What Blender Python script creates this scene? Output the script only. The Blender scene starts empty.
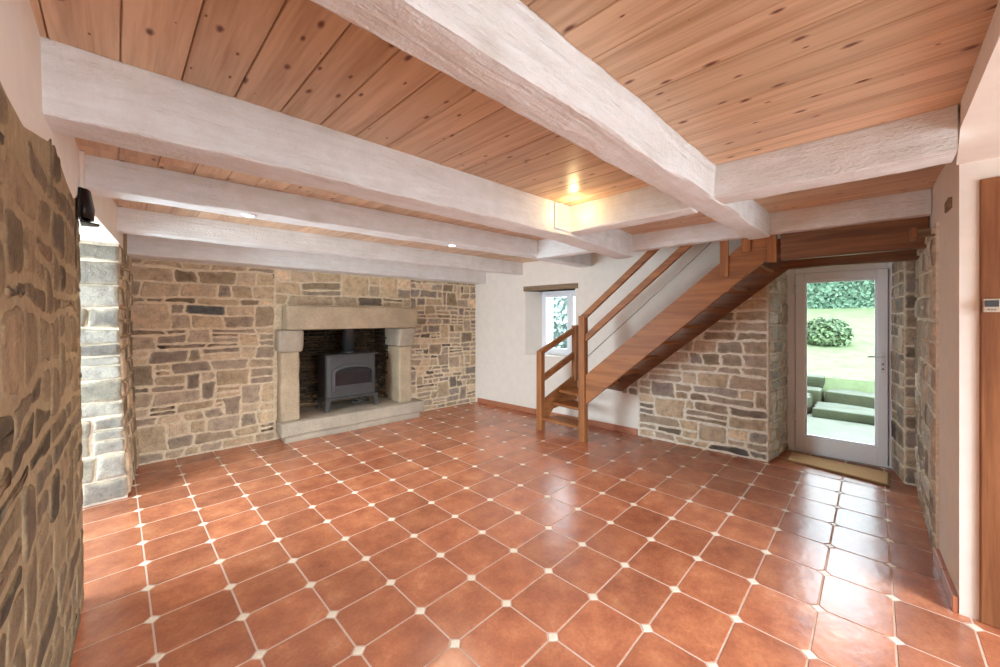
import bpy, bmesh, math, random
from mathutils import Vector, Matrix, noise

scene = bpy.context.scene
COL = scene.collection
R = random.Random(7)

def lin(c):
    f = lambda v: (v / 12.92) if v <= 0.04045 else ((v + 0.055) / 1.055) ** 2.4
    return tuple(f(x / 255.0) for x in c)

# ------------------------------------------------------------------ camera
EYE = 1.55
YAW = 0.778
cam_data = bpy.data.cameras.new('camera')
cam_data.sensor_width = 36.0
cam_data.lens = 36.0 * 0.379
cam_data.shift_y = -0.0157
cam_data.clip_start = 0.02
cam = bpy.data.objects.new('camera', cam_data)
COL.objects.link(cam)
cam.location = (0, 0, EYE)
cam.rotation_euler = (math.pi / 2, 0, YAW - math.pi / 2)
scene.camera = cam

# ------------------------------------------------------------------ world, exposure
scene.view_settings.view_transform = 'Standard'
scene.view_settings.look = 'None'
scene.view_settings.exposure = 0.2
scene.view_settings.gamma = 1.0
scene.view_settings.use_curve_mapping = False
scene.cycles.use_denoising = True
scene.cycles.max_bounces = 10
scene.cycles.diffuse_bounces = 6
scene.cycles.transparent_max_bounces = 12
scene.cycles.sample_clamp_indirect = 6.0
world = bpy.data.worlds.new('overcast_sky')
scene.world = world
world.use_nodes = True
bg = world.node_tree.nodes['Background']
bg.inputs[0].default_value = (0.82, 0.93, 1.0, 1)
bg.inputs[1].default_value = 5.8

def area(name, loc, rot, sx, sy, power, color=(1, 1, 1)):
    d = bpy.data.lights.new(name, 'AREA')
    d.shape = 'RECTANGLE'; d.size = sx; d.size_y = sy
    d.energy = power; d.color = color
    o = bpy.data.objects.new(name, d); COL.objects.link(o)
    o.location = loc; o.rotation_euler = rot
    return o

# sky stand-ins outside the openings; the two rear ones are added fill
area('fill_rear_high', (1.3, -9.0, 4.5), (math.radians(70), 0, 0), 7.0, 3.4, 3800, (0.74, 0.89, 1.0))
area('fill_rear_low', (1.25, -3.1, 1.1), (math.pi / 2, 0, 0), 2.2, 1.6, 10, (0.80, 0.91, 1.0))
area('daylight_side_window', (-1.8, 4.05, 1.7), (math.radians(72), 0, math.radians(-108)), 1.7, 2.4, 310, (0.76, 0.90, 1.0))
area('daylight_stair_window', (5.72, 3.72, 1.7), (math.radians(70), 0, math.pi / 2), 0.8, 1.0, 36, (0.76, 0.90, 1.0))
area('daylight_garden_door', (8.0, 0.25, 3.9), (math.radians(52), 0, math.pi / 2), 3.2, 2.4, 130, (0.74, 0.88, 1.0))

# ------------------------------------------------------------------ helpers
def obj(name, bm, mats, parent=None, smooth=False, base=True, recalc=True):
    """links a bmesh as ONE mesh object; its origin is the base of the thing"""
    if recalc:
        bmesh.ops.recalc_face_normals(bm, faces=bm.faces[:])
    me = bpy.data.meshes.new(name)
    if parent is not None:
        off = WORLD_AT[parent.name]
    elif base and len(bm.verts):
        xs = [v.co.x for v in bm.verts]; ys = [v.co.y for v in bm.verts]; zs = [v.co.z for v in bm.verts]
        off = Vector(((min(xs) + max(xs)) / 2, (min(ys) + max(ys)) / 2, min(zs)))
    else:
        off = Vector((0, 0, 0))
    for v in bm.verts:
        v.co -= off
    bm.to_mesh(me); bm.free()
    if not isinstance(mats, (list, tuple)):
        mats = [mats]
    for m in mats:
        me.materials.append(m)
    if smooth:
        for p in me.polygons:
            p.use_smooth = True
    o = bpy.data.objects.new(name, me)
    COL.objects.link(o)
    if parent is not None:
        o.parent = parent
    else:
        o.location = off
    WORLD_AT[o.name] = off.copy()
    return o

WORLD_AT = {}

def thing(name, loc, label, cat, group=None):
    o = bpy.data.objects.new(name, None)
    o.empty_display_size = 0.1
    COL.objects.link(o); o.location = loc
    WORLD_AT[o.name] = Vector(loc)
    return tag(o, label, cat, group)

def tag(o, label, cat, group=None):
    o['label'] = label; o['category'] = cat
    if group:
        o['group'] = group
    return o

def struct(o):
    o['kind'] = 'structure'
    return o

def structure_root(name, loc):
    o = bpy.data.objects.new(name, None)
    o.empty_display_size = 0.1
    COL.objects.link(o); o.location = loc
    WORLD_AT[o.name] = Vector(loc)
    return struct(o)

I4 = Matrix.Identity(4)

def frame(origin, ex, ey):
    ex = Vector(ex).normalized(); ey = Vector(ey).normalized(); ez = ex.cross(ey)
    m = Matrix((ex, ey, ez)).transposed().to_4x4()
    m.translation = Vector(origin)
    return m

def box(bm, x0, x1, y0, y1, z0, z1, M=I4, bev=0.0, seg=2, mat=0):
    t = bmesh.new()
    vs = [t.verts.new((x, y, z)) for x in (x0, x1) for y in (y0, y1) for z in (z0, z1)]
    for f in ((0, 1, 3, 2), (4, 6, 7, 5), (0, 4, 5, 1), (2, 3, 7, 6), (0, 2, 6, 4), (1, 5, 7, 3)):
        t.faces.new([vs[i] for i in f])
    if bev > 0:
        bmesh.ops.bevel(t, geom=t.edges[:], offset=bev, segments=seg, affect='EDGES', profile=0.5)
    join(bm, t, M, mat)

def join(bm, t, M=I4, mat=0):
    bmesh.ops.recalc_face_normals(t, faces=t.faces[:])
    mp = {v: bm.verts.new(M @ v.co) for v in t.verts}
    for f in t.faces:
        try:
            nf = bm.faces.new([mp[v] for v in f.verts]); nf.material_index = mat; nf.smooth = f.smooth
        except ValueError:
            pass
    t.free()

def prism(bm, outline, y0, y1, M=I4, bev=0.0, mat=0, axis='y'):
    """outline in (a, b); extruded along the third axis"""
    t = bmesh.new()
    if axis == 'y':
        mk = lambda a, b, c: (a, c, b)
    elif axis == 'x':
        mk = lambda a, b, c: (c, a, b)
    else:
        mk = lambda a, b, c: (a, b, c)
    A = [t.verts.new(mk(a, b, y0)) for a, b in outline]
    B = [t.verts.new(mk(a, b, y1)) for a, b in outline]
    n = len(outline)
    t.faces.new(A); t.faces.new(B[::-1])
    for i in range(n):
        t.faces.new((A[i], B[i], B[(i + 1) % n], A[(i + 1) % n]))
    if bev > 0:
        bmesh.ops.recalc_face_normals(t, faces=t.faces[:])
        bmesh.ops.bevel(t, geom=t.edges[:], offset=bev, segments=2, affect='EDGES', profile=0.5)
    join(bm, t, M, mat)

def bar(bm, p, q, w, h, up=(0, 0, 1), bev=0.004, mat=0):
    """square-section bar from p to q; w across, h along 'up'"""
    p = Vector(p); q = Vector(q); d = (q - p); L = d.length
    ex = d.normalized(); s = Vector(up).cross(ex).normalized(); u = ex.cross(s)
    M = Matrix((ex, s, u)).transposed().to_4x4(); M.translation = p
    box(bm, 0, L, -w / 2, w / 2, -h / 2, h / 2, M, bev, 2, mat)

def tube(bm, pts, r, n=12, mat=0, cap=True, radii=None):
    t = bmesh.new(); rings = []
    pts = [Vector(p) for p in pts]
    for i, p in enumerate(pts):
        d = (pts[min(i + 1, len(pts) - 1)] - pts[max(i - 1, 0)]).normalized()
        a = d.orthogonal().normalized() if i == 0 else (prev - d * prev.dot(d)).normalized()
        prev = a; b = d.cross(a)
        rr = radii[i] if radii else r
        rings.append([t.verts.new(p + (a * math.cos(2 * math.pi * k / n) + b * math.sin(2 * math.pi * k / n)) * rr) for k in range(n)])
    for i in range(len(rings) - 1):
        for k in range(n):
            f = t.faces.new((rings[i][k], rings[i][(k + 1) % n], rings[i + 1][(k + 1) % n], rings[i + 1][k])); f.smooth = True
    if cap:
        t.faces.new(rings[0][::-1]); t.faces.new(rings[-1])
    join(bm, t, I4, mat)

# ------------------------------------------------------------------ materials
def newmat(name):
    m = bpy.data.materials.new(name); m.use_nodes = True
    nt = m.node_tree
    return m, nt, nt.nodes['Principled BSDF']

def N(nt, t, **kw):
    n = nt.nodes.new(t)
    for k, v in kw.items():
        if k == 'op': n.operation = v
        elif k == 'inp':
            for a, b in v.items(): n.inputs[a].default_value = b
        else: setattr(n, k, v)
    return n

def L(nt, a, ao, b, bi):
    nt.links.new(a.outputs[ao], b.inputs[bi])

def mapped(nt, scale, kind='Object'):
    tc = N(nt, 'ShaderNodeTexCoord'); mp = N(nt, 'ShaderNodeMapping')
    mp.inputs['Scale'].default_value = scale
    L(nt, tc, kind, mp, 'Vector')
    return mp

def ramp(nt, stops):
    r = N(nt, 'ShaderNodeValToRGB')
    els = r.color_ramp.elements
    while len(els) < len(stops): els.new(0.5)
    for e, (p, c) in zip(els, stops):
        e.position = p; e.color = (*c, 1)
    return r

def bump(nt, b, src, out, strength, dist=0.01):
    bp = N(nt, 'ShaderNodeBump', inp={'Strength': strength, 'Distance': dist})
    L(nt, src, out, bp, 'Height'); L(nt, bp, 'Normal', b, 'Normal')
    return bp

def mix(nt, fac, a, b, mode='MIX'):
    m = N(nt, 'ShaderNodeMix', data_type='RGBA', blend_type=mode)
    if isinstance(fac, (int, float)): m.inputs[0].default_value = fac
    else: nt.links.new(fac, m.inputs[0])
    for i, s in ((6, a), (7, b)):
        if isinstance(s, tuple): m.inputs[i].default_value = (*s, 1)
        else: nt.links.new(s, m.inputs[i])
    return m

def m_plain(name, c, rough=0.6, spec=0.4, metal=0.0, nscale=0, nstr=0.1, var=0.0):
    m, nt, b = newmat(name)
    b.inputs['Roughness'].default_value = rough
    b.inputs['Specular IOR Level'].default_value = spec
    b.inputs['Metallic'].default_value = metal
    c = lin(c)
    b.inputs['Base Color'].default_value = (*c, 1)
    if nscale:
        mp = mapped(nt, (1, 1, 1))
        nz = N(nt, 'ShaderNodeTexNoise', inp={'Scale': nscale, 'Detail': 6.0, 'Roughness': 0.6})
        L(nt, mp, 'Vector', nz, 'Vector')
        bump(nt, b, nz, 'Fac', nstr, 0.01)
        if var:
            r = ramp(nt, [(0.3, tuple(x * (1 - var) for x in c)), (0.7, tuple(min(1, x * (1 + var)) for x in c))])
            L(nt, nz, 'Fac', r, 'Fac'); L(nt, r, 'Color', b, 'Base Color')
    return m

def m_stone(name, rough=0.92, sat=1.0):
    m, nt, b = newmat(name)
    at = N(nt, 'ShaderNodeVertexColor', layer_name='stone_col')
    mp = mapped(nt, (1, 1, 1))
    n1 = N(nt, 'ShaderNodeTexNoise', inp={'Scale': 14.0, 'Detail': 8.0, 'Roughness': 0.65})
    n2 = N(nt, 'ShaderNodeTexNoise', inp={'Scale': 75.0, 'Detail': 5.0, 'Roughness': 0.7})
    L(nt, mp, 'Vector', n1, 'Vector'); L(nt, mp, 'Vector', n2, 'Vector')
    r1 = ramp(nt, [(0.28, (0.62, 0.60, 0.58)), (0.5, (1.0, 0.98, 0.94)), (0.75, (1.28, 1.22, 1.1))])
    L(nt, n1, 'Fac', r1, 'Fac')
    r2 = ramp(nt, [(0.3, (0.72, 0.72, 0.72)), (0.7, (1.2, 1.2, 1.2))])
    L(nt, n2, 'Fac', r2, 'Fac')
    x = mix(nt, 1.0, at.outputs['Color'], r1.outputs['Color'], 'MULTIPLY')
    y = mix(nt, 0.8, x.outputs[2], r2.outputs['Color'], 'MULTIPLY')
    nt.links.new(y.outputs[2], b.inputs['Base Color'])
    b.inputs['Roughness'].default_value = rough; b.inputs['Specular IOR Level'].default_value = 0.2
    ad = N(nt, 'ShaderNodeMath', op='MULTIPLY_ADD'); ad.inputs[1].default_value = 0.35
    L(nt, n2, 'Fac', ad, 0); L(nt, n1, 'Fac', ad, 2)
    bump(nt, b, ad, 'Value', 0.9, 0.018)
    return m

def m_mortar(name, c, var=0.18, scale=30):
    return m_plain(name, c, 0.95, 0.1, nscale=scale, nstr=0.7, var=var)

def m_granite(name, base):
    m, nt, b = newmat(name)
    c = lin(base)
    mp = mapped(nt, (1, 1, 1))
    n1 = N(nt, 'ShaderNodeTexNoise', inp={'Scale': 3.5, 'Detail': 6.0, 'Roughness': 0.6})
    n2 = N(nt, 'ShaderNodeTexVoronoi', inp={'Scale': 130.0})
    n3 = N(nt, 'ShaderNodeTexNoise', inp={'Scale': 40.0, 'Detail': 8.0, 'Roughness': 0.7})
    for n in (n1, n2, n3): L(nt, mp, 'Vector', n, 'Vector')
    r1 = ramp(nt, [(0.3, tuple(v * 0.8 for v in c)), (0.7, tuple(v * 1.12 for v in c))])
    L(nt, n1, 'Fac', r1, 'Fac')
    r2 = ramp(nt, [(0.0, (0.6, 0.6, 0.62)), (0.5, (1, 1, 1)), (1.0, (1.25, 1.22, 1.18))])
    L(nt, n2, 'Color', r2, 'Fac')
    x = mix(nt, 0.55, r1.outputs['Color'], r2.outputs['Color'], 'MULTIPLY')
    nt.links.new(x.outputs[2], b.inputs['Base Color'])
    b.inputs['Roughness'].default_value = 0.9; b.inputs['Specular IOR Level'].default_value = 0.2
    bump(nt, b, n3, 'Fac', 0.6, 0.012)
    return m

def m_wood(name, light, dark, axis, rough=0.4, spec=0.5, knots=False, grain=1.0, coat=0.0, contrast=1.0):
    """grain runs along 'axis' of the object's own coordinates; each plank (mesh island) differs"""
    m, nt, b = newmat(name)
    s = {'x': (0.9, 16, 16), 'y': (16, 0.9, 16), 'z': (16, 16, 0.9)}[axis]
    s = tuple(v * grain for v in s)
    tc = N(nt, 'ShaderNodeTexCoord'); ge = N(nt, 'ShaderNodeNewGeometry')
    off = N(nt, 'ShaderNodeVectorMath', op='SCALE'); off.inputs[0].default_value = (37.1, 51.7, 13.3)
    L(nt, ge, 'Random Per Island', off, 'Scale')
    ad = N(nt, 'ShaderNodeVectorMath', op='ADD')
    L(nt, tc, 'Object', ad, 0); L(nt, off, 'Vector', ad, 1)
    mp = N(nt, 'ShaderNodeMapping'); mp.inputs['Scale'].default_value = s
    L(nt, ad, 'Vector', mp, 'Vector')
    n1 = N(nt, 'ShaderNodeTexNoise', inp={'Scale': 1.0, 'Detail': 4.0, 'Roughness': 0.55, 'Distortion': 0.6})
    n2 = N(nt, 'ShaderNodeTexNoise', inp={'Scale': 4.5, 'Detail': 5.0, 'Roughness': 0.6, 'Distortion': 0.2})
    L(nt, mp, 'Vector', n1, 'Vector'); L(nt, mp, 'Vector', n2, 'Vector')
    av = N(nt, 'ShaderNodeMath', op='MULTIPLY_ADD'); av.inputs[1].default_value = 0.45
    sub = N(nt, 'ShaderNodeMath', op='SUBTRACT'); sub.inputs[1].default_value = 0.22
    L(nt, n2, 'Fac', av, 0); L(nt, n1, 'Fac', av, 2); L(nt, av, 'Value', sub, 0)
    l, d = lin(light), lin(dark)
    r = ramp(nt, [(0.5 - 0.2 * contrast, d), (0.5 + 0.15 * contrast, l)])
    r.color_ramp.elements[0].position = 0.3; r.color_ramp.elements[1].position = 0.62
    L(nt, sub, 'Value', r, 'Fac')
    hs = N(nt, 'ShaderNodeHueSaturation')
    mr = N(nt, 'ShaderNodeMapRange', inp={'To Min': 0.86, 'To Max': 1.1})
    L(nt, ge, 'Random Per Island', mr, 'Value'); L(nt, mr, 'Result', hs, 'Value')
    L(nt, r, 'Color', hs, 'Color')
    out = hs.outputs['Color']
    if knots:
        ks = {'x': (4.6, 10, 10), 'y': (10, 4.6, 10)}[axis]
        mk = N(nt, 'ShaderNodeMapping'); mk.inputs['Scale'].default_value = ks
        L(nt, ad, 'Vector', mk, 'Vector')
        nw = N(nt, 'ShaderNodeTexNoise', inp={'Scale': 3.0, 'Detail': 2.0})
        L(nt, mk, 'Vector', nw, 'Vector')
        ws = N(nt, 'ShaderNodeVectorMath', op='MULTIPLY_ADD'); ws.inputs[1].default_value = (0.12, 0.12, 0.12)
        L(nt, nw, 'Color', ws, 0); L(nt, mk, 'Vector', ws, 2)
        vo = N(nt, 'ShaderNodeTexVoronoi', voronoi_dimensions='2D', inp={'Scale': 1.0, 'Randomness': 1.0})
        L(nt, ws, 'Vector', vo, 'Vector')
        sz = N(nt, 'ShaderNodeSeparateColor'); L(nt, vo, 'Color', sz, 'Color')
        th = N(nt, 'ShaderNodeMapRange', inp={'From Min': 0.3, 'From Max': 1.0, 'To Min': 0.004, 'To Max': 0.15})
        L(nt, sz, 'Red', th, 'Value')
        dv = N(nt, 'ShaderNodeMath', op='DIVIDE'); L(nt, vo, 'Distance', dv, 0); L(nt, th, 'Result', dv, 1)
        kr = ramp(nt, [(0.35, (1, 1, 1)), (0.8, (0.35, 0.35, 0.35)), (1.0, (0, 0, 0))])
        L(nt, dv, 'Value', kr, 'Fac')
        kx = mix(nt, kr.outputs['Color'], out, lin((104, 56, 34)))
        out = kx.outputs[2]
    nt.links.new(out, b.inputs['Base Color'])
    b.inputs['Roughness'].default_value = rough; b.inputs['Specular IOR Level'].default_value = spec
    if coat:
        b.inputs['Coat Weight'].default_value = coat; b.inputs['Coat Roughness'].default_value = 0.25
    bump(nt, b, n2, 'Fac', 0.12, 0.004)
    return m

def m_limed(name, axis):
    """white limewashed oak with adze marks"""
    m, nt, b = newmat(name)
    s = {'x': (2.2, 26, 26), 'y': (26, 2.2, 26)}[axis]
    mp = mapped(nt, s); mq = mapped(nt, (1, 1, 1))
    n1 = N(nt, 'ShaderNodeTexNoise', inp={'Scale': 1.0, 'Detail': 6.0, 'Roughness': 0.65, 'Distortion': 0.8})
    n2 = N(nt, 'ShaderNodeTexNoise', inp={'Scale': 7.0, 'Detail': 6.0, 'Roughness': 0.6})
    n3 = N(nt, 'ShaderNodeTexNoise', inp={'Scale': 55.0, 'Detail': 3.0, 'Roughness': 0.6})
    L(nt, mp, 'Vector', n1, 'Vector'); L(nt, mq, 'Vector', n2, 'Vector'); L(nt, mq, 'Vector', n3, 'Vector')
    av = N(nt, 'ShaderNodeMath', op='MULTIPLY_ADD'); av.inputs[1].default_value = 0.5
    hf = N(nt, 'ShaderNodeMath', op='MULTIPLY'); hf.inputs[1].default_value = 0.5
    L(nt, n2, 'Fac', hf, 0); L(nt, n1, 'Fac', av, 0); L(nt, hf, 'Value', av, 2)
    r = ramp(nt, [(0.22, lin((192, 182, 170))), (0.4, lin((224, 223, 220))), (0.62, lin((238, 239, 240)))])
    L(nt, av, 'Value', r, 'Fac'); L(nt, r, 'Color', b, 'Base Color')
    b.inputs['Roughness'].default_value = 0.8; b.inputs['Specular IOR Level'].default_value = 0.25
    ad = N(nt, 'ShaderNodeMath', op='MULTIPLY_ADD'); ad.inputs[1].default_value = 0.3
    L(nt, n3, 'Fac', ad, 0); L(nt, av, 'Value', ad, 2)
    bump(nt, b, ad, 'Value', 0.8, 0.034)
    return m

def m_tile():
    m, nt, b = newmat('terracotta_tile')
    tc = N(nt, 'ShaderNodeTexCoord'); ge = N(nt, 'ShaderNodeNewGeometry')
    off = N(nt, 'ShaderNodeVectorMath', op='SCALE'); off.inputs[0].default_value = (41.0, 23.0, 7.0)
    L(nt, ge, 'Random Per Island', off, 'Scale')
    ad = N(nt, 'ShaderNodeVectorMath', op='ADD'); L(nt, tc, 'Object', ad, 0); L(nt, off, 'Vector', ad, 1)
    n1 = N(nt, 'ShaderNodeTexNoise', inp={'Scale': 5.5, 'Detail': 5.0, 'Roughness': 0.62})
    n2 = N(nt, 'ShaderNodeTexNoise', inp={'Scale': 60.0, 'Detail': 4.0, 'Roughness': 0.7})
    n3 = N(nt, 'ShaderNodeTexNoise', inp={'Scale': 14.0, 'Detail': 3.0, 'Roughness': 0.5})
    for n in (n1, n2, n3): L(nt, ad, 'Vector', n, 'Vector')
    r = ramp(nt, [(0.25, lin((142, 82, 58))), (0.45, lin((170, 102, 72))), (0.6, lin((187, 117, 82))), (0.8, lin((206, 144, 108)))])
    L(nt, n1, 'Fac', r, 'Fac')
    r2 = ramp(nt, [(0.3, (0.74, 0.72, 0.72)), (0.7, (1.2, 1.17, 1.15))]); L(nt, n2, 'Fac', r2, 'Fac')
    x = mix(nt, 0.7, r.outputs['Color'], r2.outputs['Color'], 'MULTIPLY')
    hs = N(nt, 'ShaderNodeHueSaturation')
    mr = N(nt, 'ShaderNodeMapRange', inp={'To Min': 0.86, 'To Max': 1.16})
    L(nt, ge, 'Random Per Island', mr, 'Value'); L(nt, mr, 'Result', hs, 'Value')
    nt.links.new(x.outputs[2], hs.inputs['Color'])
    L(nt, hs, 'Color', b, 'Base Color')
    rr = N(nt, 'ShaderNodeMapRange', inp={'To Min': 0.235, 'To Max': 0.262})
    L(nt, n1, 'Fac', rr, 'Value'); L(nt, rr, 'Result', b, 'Roughness')
    b.inputs['Specular IOR Level'].default_value = 1.0
    bump(nt, b, n3, 'Fac', 0.16, 0.012)
    return m

def m_glass(name):
    m = bpy.data.materials.new(name); m.use_nodes = True
    nt = m.node_tree; nt.nodes.clear()
    o = N(nt, 'ShaderNodeOutputMaterial'); t = N(nt, 'ShaderNodeBsdfTransparent'); g = N(nt, 'ShaderNodeBsdfGlossy')
    g.inputs['Roughness'].default_value = 0.02
    t.inputs['Color'].default_value = (0.97, 0.99, 0.985, 1)
    f = N(nt, 'ShaderNodeFresnel', inp={'IOR': 1.35}); x = N(nt, 'ShaderNodeMixShader')
    L(nt, f, 'Fac', x, 0); L(nt, t, 'BSDF', x, 1); L(nt, g, 'BSDF', x, 2); L(nt, x, 'Shader', o, 'Surface')
    return m

def m_emit(name, c, s):
    m = bpy.data.materials.new(name); m.use_nodes = True
    nt = m.node_tree; nt.nodes.clear()
    o = N(nt, 'ShaderNodeOutputMaterial'); e = N(nt, 'ShaderNodeEmission', inp={'Color': (*c, 1), 'Strength': s})
    L(nt, e, 'Emission', o, 'Surface')
    return m

def m_leaf(name, a, bcol, scale=6):
    m, nt, b = newmat(name)
    ge = N(nt, 'ShaderNodeNewGeometry')
    r = ramp(nt, [(0.0, lin(a)), (1.0, lin(bcol))]); L(nt, ge, 'Random Per Island', r, 'Fac')
    L(nt, r, 'Color', b, 'Base Color')
    b.inputs['Roughness'].default_value = 0.5; b.inputs['Specular IOR Level'].default_value = 0.4
    return m

STONE = m_stone('rubble_stone')
MORTAR = m_mortar('lime_mortar', (224, 206, 178))
SHADED_MORTAR = m_mortar('shaded_mortar', (172, 150, 120))  # left-wall mortar, the wall's dimness put into the colour
PALE_MORTAR = m_mortar('pale_mortar', (228, 219, 204))
PLASTER = m_plain('white_plaster', (236, 228, 218), 0.9, 0.15, nscale=9, nstr=0.12, var=0.035)
SHELL = m_plain('outer_shell', (200, 190, 176), 0.95, 0.1, nscale=12, nstr=0.2, var=0.1)
PINE = m_wood('knotty_pine', (216, 182, 149), (182, 144, 111), 'y', 0.36, 0.45, knots=True)
OAK_Y = m_wood('stained_oak_y', (164, 106, 62), (124, 76, 42), 'y', 0.46, 0.3)
OAK_Z = m_wood('stained_oak_z', (164, 106, 62), (124, 76, 42), 'z', 0.46, 0.3)
OAK_X = m_wood('stained_oak_x', (164, 106, 62), (124, 76, 42), 'x', 0.46, 0.3)
DARK_OAK = m_wood('dark_oak', (136, 92, 62), (98, 62, 40), 'y', 0.45, 0.4)
DOOR_WOOD = m_wood('door_wood', (148, 96, 62), (112, 68, 42), 'z', 0.42, 0.4)
GREY_OAK = m_wood('weathered_oak', (150, 128, 104), (112, 94, 76), 'y', 0.85, 0.2)
LIMED_X = m_limed('limed_oak_x', 'x')
LIMED_Y = m_limed('limed_oak_y', 'y')
TILE = m_tile()
GROUT = m_mortar('grout', (202, 172, 154), 0.06, 60)
DOT = m_plain('cream_inset', (228, 212, 192), 0.35, 0.5, nscale=90, nstr=0.1, var=0.14)
SKIRT = m_plain('terracotta_skirting', (182, 116, 86), 0.4, 0.5, nscale=14, nstr=0.1, var=0.12)
GRANITE = m_granite('granite', (184, 164, 138))
GRANITE_GREY = m_granite('granite_grey', (178, 164, 146))
SOOT_BRICK = m_stone('sooty_masonry')
IRON = m_plain('cast_iron', (74, 71, 69), 0.5, 0.45, 0.25, nscale=160, nstr=0.12, var=0.06)
FLUE = m_plain('flue_steel', (72, 72, 74), 0.36, 0.5, 0.5, nscale=40, nstr=0.03, var=0.05)
BLACK_IRON = m_plain('black_iron', (38, 30, 28), 0.38, 0.5, 0.5, nscale=40, nstr=0.08, var=0.1)
FIRE_GLASS = m_plain('stove_glass', (38, 38, 42), 0.06, 0.9)
PVC = m_plain('white_pvc', (242, 244, 250), 0.32, 0.5, nscale=3, nstr=0.01, var=0.01)
WHITE_METAL = m_plain('white_enamel', (236, 236, 240), 0.3, 0.5)
GASKET = m_plain('rubber_gasket', (120, 120, 126), 0.7, 0.3)
GLASS = m_glass('window_glass')
STEEL = m_plain('steel', (150, 146, 140), 0.35, 0.5, 0.9)
COIR = m_plain('coir', (208, 170, 126), 1.0, 0.05, nscale=220, nstr=0.4, var=0.3)
COIR_EDGE = m_plain('coir_edge', (150, 116, 82), 1.0, 0.05, nscale=200, nstr=0.8, var=0.2)
WARM_GLOW = m_emit('warm_lamp_glow', (1.0, 0.82, 0.5), 1.3)
SPOT_GLOW = m_emit('spot_glow', (1.0, 0.93, 0.8), 30.0)
SCREEN = m_plain('dark_screen', (66, 72, 78), 0.2, 0.6)
GRASS = m_plain('lawn_grass', (120, 134, 100), 0.95, 0.1, nscale=4, nstr=0.5, var=0.2)
PAVING = m_granite('pale_paving', (112, 116, 104))
MOSSY = m_granite('mossy_stone', (56, 62, 44))
STEP_TOP = m_granite('pale_step_stone', (98, 104, 92))  # paler colour for the upward faces of steps and edging stones
LEAF = m_leaf('ivy_leaf', (50, 86, 64), (116, 148, 124))
LEAF_DARK = m_leaf('shrub_leaf', (48, 72, 46), (122, 146, 104))
LEAF_BLUE = m_leaf('tree_leaf', (120, 142, 138), (214, 226, 226))
CORE = m_plain('foliage_core', (44, 70, 42), 1.0, 0.05)

# ------------------------------------------------------------------ rubble masonry
TAN = [(209, 186, 160), (195, 172, 146), (181, 161, 142), (221, 197, 169), (173, 155, 138), (197, 174, 145), (168, 150, 135), (210, 185, 154)]
GREYS = [(187, 169, 154), (175, 159, 145), (162, 148, 140), (198, 179, 159), (175, 158, 141), (152, 141, 135), (206, 186, 163)]
SHADED_BROWN = [(153, 130, 106), (142, 123, 100), (160, 139, 112), (135, 117, 98), (128, 113, 97), (166, 142, 116), (145, 125, 101)]  # brown stones, darkened in colour for the dim left wall
PALE = [(214, 208, 198), (202, 196, 186), (222, 216, 204), (194, 188, 178), (210, 200, 184)]
NICHE = [(158, 154, 147), (148, 143, 136), (165, 161, 153), (141, 136, 130), (154, 149, 138)]
SOOT = [(92, 75, 58), (78, 64, 53), (109, 89, 70), (67, 58, 50), (123, 100, 75)]

def paint(bm, face_list, c, smear=None, mc=None):
    """colour of one stone; the pointing smeared over its rim keeps the mortar's colour"""
    lay = bm.loops.layers.float_color.get('stone_col') or bm.loops.layers.float_color.new('stone_col')
    c = lin(c)
    m = lin(mc) if mc else c
    for f in face_list:
        for l in f.loops:
            k = smear.get(l.vert, 0.0) if smear else 0.0
            l[lay] = (c[0] + (m[0] - c[0]) * k, c[1] + (m[1] - c[1]) * k, c[2] + (m[2] - c[2]) * k, 1)

def stone_face(bm, poly, mapf, prot, col, rnd, mat=1, mc=None):
    """one stone: rounded outline poly (s,z) raised from the mortar"""
    cx = sum(p[0] for p in poly) / len(poly); cz = sum(p[1] for p in poly) / len(poly)
    rings = []
    w = max(p[0] for p in poly) - min(p[0] for p in poly); h = max(p[1] for p in poly) - min(p[1] for p in poly)
    m = min(w, h)
    smear = {}
    for ins, d, wgt in ((0.0, -0.012, 1.0), (0.0, prot * 0.25, 0.85), (0.005, prot * 0.75, 0.5), (0.014, prot, 0.16), (m * 0.28, prot, 0.0)):
        ring = []
        for (s, z) in poly:
            r_ = math.hypot(s - cx, z - cz) + 1e-6
            k = max(0.3, 1 - ins / r_)
            ss = cx + (s - cx) * k; zz = cz + (z - cz) * k
            dd = d
            if d > 0:
                dd += prot * 0.5 * (d / prot) * noise.noise(Vector((ss * 11, zz * 11, rnd)))
            v_ = bm.verts.new(mapf(ss, zz, dd)); ring.append(v_)
            smear[v_] = max(0.0, min(1.0, wgt * (1 + 1.1 * noise.noise(Vector((s * 17, z * 17, rnd + 5)))))) if 0 < wgt < 1 else wgt
        rings.append(ring)
    c = bm.verts.new(mapf(cx, cz, prot * (1.0 + 0.5 * noise.noise(Vector((cx * 11, cz * 11, rnd))))))
    fs = []
    n = len(poly)
    for a, b in zip(rings, rings[1:]):
        for i in range(n):
            fs.append(bm.faces.new((a[i], a[(i + 1) % n], b[(i + 1) % n], b[i])))
    for i in range(n):
        fs.append(bm.faces.new((rings[-1][i], rings[-1][(i + 1) % n], c)))
    for f in fs:
        f.material_index = mat; f.smooth = True
    paint(bm, fs, col, smear, mc)

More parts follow.
